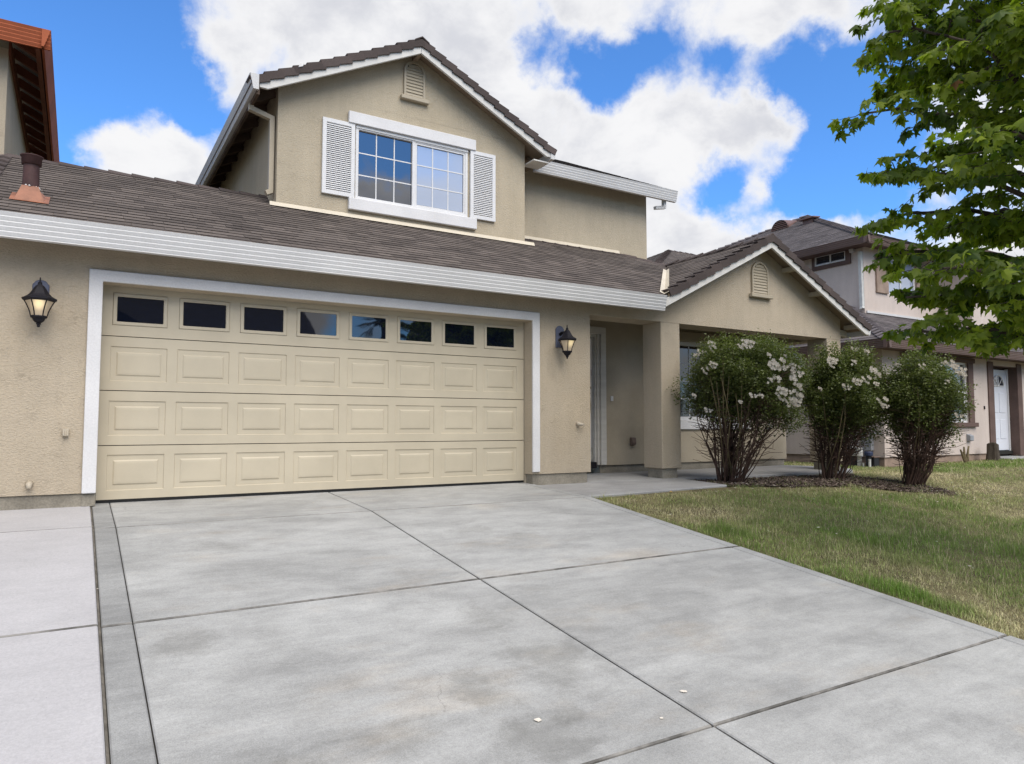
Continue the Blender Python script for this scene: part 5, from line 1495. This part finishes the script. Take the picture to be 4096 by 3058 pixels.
FL1 = [(7.720,-0.635,1.922,1.0),(7.493,-0.873,1.818,0.8),(7.525,-0.627,1.792,0.9),(7.581,-0.455,1.759,0.7),(7.542,-0.553,1.771,0.7),(7.322,-1.028,1.565,1.0),(7.288,-0.925,1.498,0.8),(7.438,-0.822,0.940,0.9),(7.336,-0.658,1.163,0.8),(7.769,-1.233,1.910,1.3),(7.742,-1.314,1.859,1.1),(7.637,-1.267,1.826,0.8),(7.682,-1.342,1.809,0.8),(7.842,-1.558,1.693,0.7),(8.127,-1.598,1.698,0.7),(7.805,-1.632,1.532,1.1),(7.924,-1.650,1.576,1.3),(7.937,-1.678,1.508,1.3),(7.843,-1.677,1.371,1.3),(7.761,-1.646,1.357,0.9),(8.159,-1.677,1.544,0.8),(8.283,-1.667,1.509,0.7),(8.227,-1.697,1.431,1.3),(8.130,-1.713,1.366,1.2),(8.287,-1.687,1.291,1.5),(7.927,-1.676,1.195,1.2),(7.946,-1.657,1.130,1.1),(8.050,-1.688,1.181,1.0),(8.374,-1.625,1.153,1.2),(8.223,-1.643,1.095,1.5),(8.307,-1.593,1.044,1.3),(8.098,-1.643,1.073,0.8),(7.591,-1.489,1.128,0.9),(7.671,-1.553,1.138,0.8),(8.314,-1.174,0.739,0.9),(7.502,-1.339,1.049,0.5)]
FL2 = [(9.589,-1.296,1.711,1.3),(9.555,-1.327,1.659,1.0),(10.097,-1.343,1.904,0.8),(10.188,-1.485,1.875,1.0),(9.770,-1.555,1.699,0.9),(9.641,-1.658,1.372,1.2),(9.777,-1.730,1.411,1.0),(9.531,-1.567,1.287,1.0),(9.970,-1.730,1.552,1.4),(10.047,-1.756,1.506,1.2),(9.911,-1.789,1.345,0.7),(10.038,-1.805,1.093,1.2),(10.122,-1.784,1.016,0.9),(9.389,-1.227,1.290,0.7),(10.126,-1.396,1.931,0.6)]
FL3 = [(11.067,-2.313,1.614,1.0),(11.039,-2.268,1.668,1.0),(11.097,-2.364,1.555,1.4),(11.117,-2.397,1.498,1.5),(10.689,-2.416,1.388,0.8),(10.567,-1.747,1.653,0.7),(10.563,-2.118,1.614,0.7),(10.893,-2.442,0.871,0.9),(10.552,-2.252,1.510,0.5),(11.006,-2.201,1.675,0.8)]
rose_bush((7.90, -0.78, -0.09), 0.22, 1.45, 0.80, 0.66, FL1, 'rose bush nearest the porch column, largest and fullest with white flower clusters', 5, 62000, ((0.75, -0.75, 0.28, 200), (-0.3, 0.85, 0.16, 90), (0.2, -0.8, 0.3, 120), (1.0, 0.1, 0.16, 70), (-0.75, -0.45, 0.2, 90)), 9)
rose_bush((9.87, -1.05, -0.10), 0.20, 1.30, 0.57, 0.72, FL2, 'middle rose bush, in front of the right porch column, few white flowers', 6, 54000, ((0.95, -0.30, 0.28, 230), (0.50, 0.88, 0.22, 130), (0.5, -0.75, 0.26, 130), (-0.3, -0.7, 0.25, 100)))
rose_bush((10.75, -1.80, -0.13), 0.16, 1.26, 0.57, 0.64, FL3, 'rose bush in front of the grey house window, flowers only at its right edge', 8, 52000, ((0.5, 0.75, 0.2, 80), (-0.6, -0.7, 0.24, 110), (0.5, -0.75, 0.28, 140), (0.0, -0.85, 0.25, 90)))

# ================================================================== MAPLE
TX, TY = 6.95, -5.55
MT = thing('maple_tree', (TX, TY, lawn_z(TX, TY)), 'young maple tree with large drooping green leaves at the right edge', 'tree')
half = [(0.0, 0.0), (0.14, -0.05), (0.36, 0.03), (0.30, 0.12), (0.31, 0.22), (0.60, 0.36), (0.66, 0.52), (0.46, 0.50), (0.27, 0.50), (0.26, 0.66), (0.14, 0.78), (0.0, 1.06)]
outl = half + [(-x, y) for x, y in half[-2:0:-1]]
def lz_(x, y): return -0.42 * abs(x) - 0.34 * y * y + 0.06
LT = np.array([(0.0, 0.36, 0.05 - 0.24 * 0.13)] + [(x, y, lz_(x, y)) for x, y in outl], float)
nl = len(outl)
LF = np.array([(0, 1 + i, 1 + (i + 1) % nl) for i in range(nl)])
rnd = random.Random(77)
wood = MB(); twig = MB()
z0 = lawn_z(TX, TY) - 0.03
trunk_pts = []
for i in range(11):
    f = i / 10
    trunk_pts.append(Vector((TX - 0.10 * math.sin(f * 3.0) + 0.05 * math.sin(7 * f), TY + 0.10 * f + 0.05 * math.sin(5 * f), z0 + 6.0 * f)))
trunk_r = [0.085 * (1 - 0.80 * (i / 10)) + (0.02 if i == 0 else 0) for i in range(11)]
MB().tube(trunk_pts, trunk_r, 10).build('trunk', M['bark'], MT, smooth=True)
def trunk_at(z):
    f = max(0.0, min(0.999, (z - z0) / 6.0)) * 10; i = int(f)
    return trunk_pts[i].lerp(trunk_pts[i + 1], f - i)
leaf_p, leaf_d, leaf_t = [], [], []
NL_ = 74
for i in range(NL_):
    f = i / (NL_ - 1)
    z = 1.25 + 3.8 * f
    az = i * 2.399 + rnd.uniform(-.3, .3)
    reach = 1.52 * math.sqrt(max(0.08, 1 - ((f - 0.42) / 1.05) ** 2)) * rnd.uniform(0.80, 1.10)
    el = R(26 + 30 * f + rnd.uniform(-12, 14))
    p0 = trunk_at(z)
    hd_ = Vector((math.cos(az), math.sin(az), 0))
    n = 7
    pts_ = []
    for k in range(n + 1):
        t_ = k / n
        pts_.append(p0 + hd_ * reach * t_ + Vector((0, 0, math.tan(el) * reach * (t_ - 0.55 * t_ * t_) * 0.9)) + Vector((rnd.gauss(0, .03), rnd.gauss(0, .03), rnd.gauss(0, .02))) * (t_ > 0))
    r0 = 0.030 * (1 - 0.55 * f)
    if i % 1 == 0:
        MB().tube(pts_, [r0 * (1 - 0.75 * k / n) + 0.003 for k in range(n + 1)], 6, cap=False).build('branch', M['bark'], MT, fix=False, smooth=True)
    for k in range(2, n + 1):
        for side in (-1, 1, rnd.choice((-1, 1))):
            if rnd.random() < 0.18: continue
            base = pts_[k - 1].lerp(pts_[k], rnd.random())
            sd = Vector((-hd_.y, hd_.x, 0)) * side
            d = (hd_ * rnd.uniform(0.4, 1.0) + sd * rnd.uniform(0.5, 1.1) + Vector((0, 0, rnd.uniform(-0.15, 0.5)))).normalized()
            L = rnd.uniform(0.30, 0.58) * (1.15 - 0.35 * k / n)
            q = [base]
            for s_ in range(1, 5):
                q.append(base + d * L * s_ / 4 + Vector((0, 0, -0.07 * (s_ / 4) ** 2 * L * 2)) + Vector((rnd.gauss(0, .012), rnd.gauss(0, .012), rnd.gauss(0, .012))))
            twig.tube(q, [0.0060, 0.0050, 0.0042, 0.0034, 0.0024], 4, cap=False)
            m_ = int(L / 0.044)
            tw = min(1.0, max(0.0, rnd.gauss(0.42, 0.24)))
            for s_ in range(m_):
                t_ = (s_ + 1) / m_
                a_ = q[min(3, int(t_ * 3.999))].lerp(q[min(4, int(t_ * 3.999) + 1)], (t_ * 3.999) % 1)
                for sg in (-1, 1):
                    if rnd.random() < 0.22: continue
                    dv = (d * 0.35 + d.cross(Vector((0, 0, 1))) * sg * 0.9 + Vector((rnd.gauss(0, .45), rnd.gauss(0, .45), rnd.gauss(-0.25, .3)))).normalized()
                    leaf_p.append(a_ + dv * rnd.uniform(0.02, 0.05)); leaf_d.append(dv); leaf_t.append(tw)
            for _ in range(5):
                leaf_t.append(min(1.0, tw + 0.25)); leaf_p.append(q[-1]); leaf_d.append((d + Vector((rnd.gauss(0, .7), rnd.gauss(0, .7), rnd.gauss(-.3, .4)))).normalized())
    # leaves at the limb's own end
twig.build('twig', M['bark'], MT, fix=False, kind='stuff')
LP = np.array([tuple(p) for p in leaf_p]); LD = np.array([tuple(p) for p in leaf_d])
rng = np.random.default_rng(5)
N_ = len(LP)
LD[:, 2] -= rng.uniform(0.25, 1.1, N_)                       # blades hang
LD /= np.linalg.norm(LD, axis=1)[:, None]
outw = LP - np.array([TX, TY, 2.6]); outw[:, 2] *= 0.4
nrm = outw / np.linalg.norm(outw, axis=1)[:, None] * 0.55 + np.array([0, 0, 0.75]) + rng.normal(0, 0.38, (N_, 3))
X = np.cross(LD, nrm); X /= np.linalg.norm(X, axis=1)[:, None]
Zn = np.cross(X, LD)
size = rng.uniform(0.055, 0.118, N_)
MT3 = np.stack([X, LD, Zn], -1) * size[:, None, None]
tone = np.clip(np.array(leaf_t) + rng.normal(0, 0.13, N_), 0, 1)
dist = np.linalg.norm(LP - np.array(CAM), axis=1)
vf = (LP - np.array(CAM)) @ np.array(fwd); vx = (LP - np.array(CAM)) @ np.array(rgt); vy = (LP - np.array(CAM)) @ np.array(upv)
inview = (vf > 0) & (np.abs(vx / vf) < 0.73) & (np.abs(vy / vf) < 0.55)
order = np.argsort(np.where(inview, dist / size, 1e9))
single = order[:300]
rest = np.setdiff1d(np.arange(N_), single)
orgT = np.array(ORG[MT.name])
V, F, tn = scatter(LT, LF, MT3[rest], LP[rest], tone[rest])
link('foliage', np_mesh('foliage', V - orgT, F, tn, mat=M['maple_s']), None, MT, ORG[MT.name], kind='stuff')
lm = bpy.data.meshes.new('leaf'); lm.from_pydata([tuple(v) for v in LT], [], [tuple(int(i) for i in f) for f in LF]); lm.materials.append(M['maple_i'])
for i in single:
    o = bpy.data.objects.new('leaf', lm); COL.objects.link(o); o.parent = MT
    o.matrix_local = Matrix.Translation(Vector(LP[i] - orgT)) @ Matrix([list(r) for r in MT3[i]]).to_4x4()
# one withered leaf among the green ones
sx_, sy_ = vx / np.maximum(vf, .1) , vy / np.maximum(vf, .1)
dryi = min(single, key=lambda i: (sx_[i] - 0.624) ** 2 + (sy_[i] - 0.424) ** 2)
dm = lm.copy(); dm.materials.clear(); dm.materials.append(M['maple_dry'])
o = bpy.data.objects.new('leaf', dm); COL.objects.link(o); o.parent = MT; o['label'] = 'withered orange brown leaf'
o.matrix_local = Matrix.Translation(Vector(LP[dryi] - orgT) + (CAM - Vector(LP[dryi])).normalized() * 0.05) @ Matrix([list(r) for r in MT3[dryi] * 0.8]).to_4x4()
print('maple leaves', N_, 'in view', int(inview.sum()))

# ================================================================== GRASS, CHIPS, PETALS
def inside(poly, x, y):
    c = np.zeros(len(x), bool)
    n = len(poly)
    for i in range(n):
        (x0, y0), (x1, y1) = poly[i], poly[(i + 1) % n]
        cond = ((y0 > y) != (y1 > y)) & (x < (x1 - x0) * (y - y0) / (y1 - y0 + 1e-12) + x0)
        c ^= cond
    return c

def vnoise(x, y, s, seed):
    """smooth value noise"""
    r = np.random.default_rng(seed); T = r.random((64, 64))
    u, v = x * s + 100.0, y * s + 100.0
    i, j = np.floor(u).astype(int), np.floor(v).astype(int)
    fu, fv = u - i, v - j
    fu, fv = fu * fu * (3 - 2 * fu), fv * fv * (3 - 2 * fv)
    g = lambda a, b: T[a % 64, b % 64]
    return (g(i, j) * (1 - fu) + g(i + 1, j) * fu) * (1 - fv) + (g(i, j + 1) * (1 - fu) + g(i + 1, j + 1) * fu) * fv

rng = np.random.default_rng(21)
NG = 560000
az = rng.uniform(R(33), R(74), NG)
rmin, rmax = 4.2, 27.0
rr = (rmin ** 0.72 + rng.random(NG) * (rmax ** 0.72 - rmin ** 0.72)) ** (1 / 0.72)
gx = CAM.x + rr * np.sin(az); gy = CAM.y + rr * np.cos(az)
edge = 4.945 + 0.075 * (vnoise(gx, gy, 6.0, 1) - 0.35)
ok = (gx > edge) & (gy > -8.4)
ok &= ~((gx < 7.43) & (gy > -1.36 - 0.02 * (gx - 5)))
ok &= ~((gx < 11.95) & (gy > -0.32))
ok &= ~((gx > 14.2) & (gy > 0.55))
ok &= ~((gx > 18.4) & (gx < 20.5) & (gy > 0.15))
ok &= gy < 6
mx_ = gx + 0.55 * (vnoise(gx, gy, 2.5, 2) - 0.5) + 0.35 * (vnoise(gx, gy, 8, 14) - 0.5); my_ = gy + 0.45 * (vnoise(gx, gy, 2.5, 3) - 0.5) + 0.35 * (vnoise(gx, gy, 8, 15) - 0.5)
inm = inside(MULCH, mx_, my_)
ok &= ~(inm & (rng.random(NG) > 0.06 + 0.45 * (vnoise(gx, gy, 6.0, 17) > 0.62) + 0.5 * np.clip((gx - 10.1) / 0.6, 0, 1)))
gx, gy, rr = gx[ok], gy[ok], rr[ok]
n = len(gx)
# how dry: patches
dry = 0.37 + 0.70 * (vnoise(gx, gy, 0.55, 4) - 0.5) + 0.75 * (vnoise(gx, gy, 1.7, 5) - 0.5) + 0.40 * (vnoise(gx, gy, 5.5, 6) - 0.5)
def blob(cx, cy, sx, sy, a): return a * np.exp(-((gx - cx) / sx) ** 2 - ((gy - cy) / sy) ** 2)
dry += blob(5.3, -2.2, 0.55, 1.0, 0.45) + blob(5.3, -5.6, 0.5, 0.7, 0.35) + blob(12.0, -1.2, 1.2, 0.9, 0.5) + blob(10.3, -3.2, 0.8, 1.0, 0.30) + blob(6.3, -1.55, 0.7, 0.25, 0.25)
dry += blob(8.2, -2.5, 1.3, 0.8, -0.40) + blob(5.25, -3.2, 0.25, 0.5, -0.35) + blob(16.5, -0.3, 2.6, 0.6, -0.75) + blob(7.2, -2.0, 0.8, 0.5, -0.25) + blob(5.15, -4.95, 0.2, 0.5, -0.9)
thin = np.clip((dry - 0.75) * 1.2, 0, 0.6)
keep = rng.random(n) > thin
gx, gy, rr, dry = gx[keep], gy[keep], rr[keep], dry[keep]
n = len(gx)
dry = np.clip(dry + rng.normal(0, 0.16, n), 0, 1)
straw = np.array([0.430, 0.370, 0.235]); olive = np.array([0.225, 0.232, 0.098]); green = np.array([0.115, 0.180, 0.036]); blue = np.array([0.150, 0.190, 0.070])
d1 = np.clip(dry * 2, 0, 1)[:, None]; d2 = np.clip(dry * 2 - 1, 0, 1)[:, None]
gcol = (green * (1 - d1) + olive * d1) * (1 - d2) + straw * d2
bl = (vnoise(gx, gy, 0.9, 8) * rng.random(n))[:, None]
gcol = gcol * (1 - 0.5 * bl) + blue * 0.5 * bl
gcol *= 1.65 * rng.uniform(0.62, 1.38, n)[:, None] * (0.80 + 0.40 * vnoise(gx, gy, 8.0, 12))[:, None]
stray = rng.random(n) < 0.085
gcol[stray] = straw * rng.uniform(0.8, 1.5, (stray.sum(), 1))
gh = rng.uniform(0.022, 0.054, n) * (1 + 0.45 * (vnoise(gx, gy, 2.2, 9) - 0.4) + 0.6 * (vnoise(gx, gy, 9.0, 13) - 0.5)) * (1.15 - 0.35 * dry)
strand = rng.random(n) < 0.022
gh[strand] *= 2.1
gcol[strand] = np.array([0.44, 0.39, 0.24]) * rng.uniform(0.7, 1.5, (strand.sum(), 1))
byedge = (gx < 5.03) & (rng.random(n) < 0.55)
gh[byedge] *= 1.10
tuft = np.exp(-((gx - 5.12) / 0.16) ** 2 - ((gy + 4.95) / 0.42) ** 2)
tuft2 = sum(np.exp(-((gx - a) / 0.16) ** 2 - ((gy - b) / 0.16) ** 2) for a, b in ((5.35, -3.15), (6.35, -3.9), (6.0, -4.4), (5.7, -5.8), (7.6, -4.6), (5.2, -3.0), (6.9, -5.2), (5.55, -6.2)))
gh *= 1 + 1.7 * tuft + 1.3 * np.clip(tuft2, 0, 1)
gcol = gcol * (1 - 0.8 * tuft[:, None]) + np.array([0.135, 0.245, 0.032]) * 0.8 * tuft[:, None] * rng.uniform(0.7, 1.3, (n, 1))
gcol = gcol * (1 - 0.5 * np.clip(tuft2, 0, 1)[:, None]) + np.array([0.135, 0.215, 0.038]) * 0.5 * np.clip(tuft2, 0, 1)[:, None]
gz = lawn_z_np(gx, gy) + 0.02 * (vnoise(gx, gy, 1.6, 10) - 0.5)
ga = rng.uniform(0, 2 * np.pi, n)
ga[byedge] = np.pi + rng.normal(0, 0.8, byedge.sum())
lean = np.abs(rng.normal(0.45, 0.38, n)) + 0.3 * dry
wd = np.maximum(0.0036, rr * 0.00040) * rng.uniform(0.7, 1.3, n)
dx, dyv = np.cos(ga), np.sin(ga); sx, sy = -dyv, dx
P0 = np.stack([gx, gy, gz - 0.004], -1)
side = np.stack([sx, sy, np.zeros(n)], -1) * (wd / 2)[:, None]
hl = gh * 0.55
mid = P0 + np.stack([dx * hl * np.sin(lean) * 0.6, dyv * hl * np.sin(lean) * 0.6, hl * np.cos(lean * 0.6)], -1)
tip = mid + np.stack([dx * hl * np.sin(np.minimum(lean * 1.7, 1.9)), dyv * hl * np.sin(np.minimum(lean * 1.7, 1.9)), hl * np.cos(np.minimum(lean * 1.7, 1.9))], -1)
V = np.stack([P0 - side, P0 + side, mid + side * 0.8, mid - side * 0.8, tip], 1).reshape(-1, 3)
o5 = (np.arange(n) * 5)[:, None]
F = np.concatenate([o5 + np.array([0, 1, 2]), o5 + np.array([0, 2, 3]), o5 + np.array([3, 2, 4])], 0)
go = link('grass', np_mesh('grass', V, F, None, np.repeat(gcol, 5, 0), M['grass']), None, None, kind='stuff')
go['label'] = 'patchy green and straw coloured lawn grass'
print('grass blades', n)

# bark chips
NC = 9000
cx = rng.uniform(7.2, 11.4, NC); cyv = rng.uniform(-3.6, -0.2, NC)
okc = inside(MULCH, cx + 0.2 * (vnoise(cx, cyv, 2.5, 2) - .5), cyv + 0.2 * (vnoise(cx, cyv, 2.5, 3) - .5)) & ~((cx < 7.45) & (cyv > -1.22))
cx, cyv = cx[okc], cyv[okc]; nc = len(cx)
BT = np.array([(x, y, z) for x in (-.5, .5) for y in (-.5, .5) for z in (-.5, .5)], float)
BF = np.array([(0, 1, 3), (0, 3, 2), (4, 6, 7), (4, 7, 5), (0, 4, 5), (0, 5, 1), (2, 3, 7), (2, 7, 6), (0, 2, 6), (0, 6, 4), (1, 5, 7), (1, 7, 3)])
mats = rand_rot(nc, rng, 0.5) * np.stack([rng.uniform(.02, .06, nc), rng.uniform(.010, .025, nc), rng.uniform(.005, .012, nc)], -1)[:, None, :]
V, F, tn = scatter(BT, BF, mats, np.stack([cx, cyv, lawn_z_np(cx, cyv) + 0.014 + rng.uniform(0, .018, nc)], -1), np.clip(rng.normal(.35, .28, nc) + 0.6 * (rng.random(nc) < 0.18), 0, 1))
link('mulch_chips', np_mesh('mulch_chips', V, F, tn, mat=M['chips']), None, None, kind='stuff')
# dandelion in the lawn
DA = thing('dandelion', (6.10, -1.45, -0.135), 'single yellow dandelion in the dry grass near the front path', 'flower')
MB().tube([(6.10, -1.45, -0.15), (6.105, -1.45, -0.09)], 0.003, 5).build('flower_stem', M['green_stem'], DA)
dz_ = MB()
for ring in range(3):
    for k in range(12):
        a = k * math.pi / 6 + ring * 0.25
        r = 0.024 - 0.006 * ring
        dz_.poly((6.105, -1.45, -0.088 + 0.003 * ring), (6.105 + r * 0.6 * math.cos(a - .2), -1.45 + r * 0.6 * math.sin(a - .2), -0.086 + 0.005 * ring), (6.105 + r * math.cos(a), -1.45 + r * math.sin(a), -0.085 + 0.006 * ring), (6.105 + r * 0.6 * math.cos(a + .2), -1.45 + r * 0.6 * math.sin(a + .2), -0.086 + 0.005 * ring))
dz_.build('flower_head', plain('dandelion_yellow', (0.75, 0.45, 0.02), 0.6, 0.05, 40), DA, fix=False)
# fallen petals and pale flecks
pxy = []
for i in range(150):
    b = random.choice(((7.9, -1.1), (9.8, -1.3), (10.8, -2.2)))
    pxy.append((b[0] + random.gauss(0, 0.8), b[1] + random.gauss(-0.2, 0.35), None))
for x, y in ((1.581, -5.33), (2.384, -5.40), (2.10, -5.55), (-0.035, -2.9), (1.9, -0.7)):
    pxy.append((x, y, drive_z(y) + 0.003))
for _ in range(25): pxy.append((random.uniform(5.2, 10), random.uniform(-5, -1.5), None))
m = MB()
for x, y, z in pxy:
    if z is None:
        if x < 7.5 and y > -1.3: continue
        if y > -0.35: continue
        z = lawn_z(x, y) + random.uniform(0.025, 0.045)
        r = random.uniform(0.010, 0.020)
    else:
        r = random.uniform(0.010, 0.022)
    a = random.random() * 6
    m.poly(*[(x + r * math.cos(a + k * 1.257) * random.uniform(.7, 1.1), y + r * math.sin(a + k * 1.257) * random.uniform(.7, 1.1), z + random.uniform(0, .003)) for k in range(5)])
m.build('fallen_petals', M['petal'], None, kind='stuff', fix=False)

# ================================================================== ACROSS THE STREET (seen reflected in the panes)
def far_house(x0, x1, y0, y1, eave, ridge, label):
    T = thing('street_house', (x0, y1, -1.1), label, 'house', 'houses across the street')
    MB().box(x0, x1, y0, y1, -1.3, eave).build('wall', M['far_wall'], T)
    ym = (y0 + y1) / 2; o = 0.5
    MB().prism([(x0 - o, y1 + o, eave - 0.2), (x0 - o, ym, ridge), (x0 - o, y0 - o, eave - 0.2)], (x1 - x0 + 1.0, 0, 0)).build('roof', M['far_roof'], T)
    xg = (x0 + x1) / 2 + 1
    MB().prism([(xg - 4.2, y1 + 1.5, eave - 0.2), (xg, y1 + 1.5, eave + 2.1), (xg + 4.2, y1 + 1.5, eave - 0.2)], (0, -6, 0)).build('gable', M['far_roof'], T)
    MB().box(xg - 2.4, xg + 2.4, y1, y1 + 0.1, -1.2, 1.0).build('garage_door', M['white_vinyl'], T)
far_house(-14, 8.8, -36, -25, 4.6, 8.3, 'dark roofed house across the street mirrored in the left garage panes')
far_house(17.5, 32, -36, -26, 3.6, 7.6, 'dark roofed house across the street mirrored in the right garage panes')
def palm(x, y, h, r, label):
    T = thing('palm_tree', (x, y, -1.2), label, 'palm tree', 'palms across the street')
    MB().tube([(x, y, -1.2), (x + .1, y, h * .5), (x, y, h)], [.28, .2, .2], 8).build('trunk', M['bark'], T)
    fr = MB()
    rd = random.Random(int(x * 10))
    for i in range(34):
        a = rd.uniform(0, 6.28); el = rd.uniform(-0.7, 1.2)
        d = Vector((math.cos(a) * math.cos(el), math.sin(a) * math.cos(el), math.sin(el)))
        s = d.cross(Vector((0, 0, 1))).normalized()
        b = Vector((x, y, h)); k = b + d * r * 0.45
        for j in range(11):
            t = (j - 5) / 5 * 0.9
            e = k + (d * math.cos(t) + s * math.sin(t)) * r * 0.6 + Vector((0, 0, -0.18 * r * abs(t)))
            fr.poly(k, k.lerp(e, .5) + s * .03 * r, e, k.lerp(e, .5) - s * .03 * r)
        fr.beam(b, k, 0.05, 0.03)
    fr.build('crown', M['palm'], T, fix=False)
palm(12.6, -25, 5.9, 1.5, 'fan palm across the street mirrored whole in a garage pane')
palm(16.6, -23, 5.0, 2.2, 'nearer fan palm across the street mirrored in part in the garage panes')
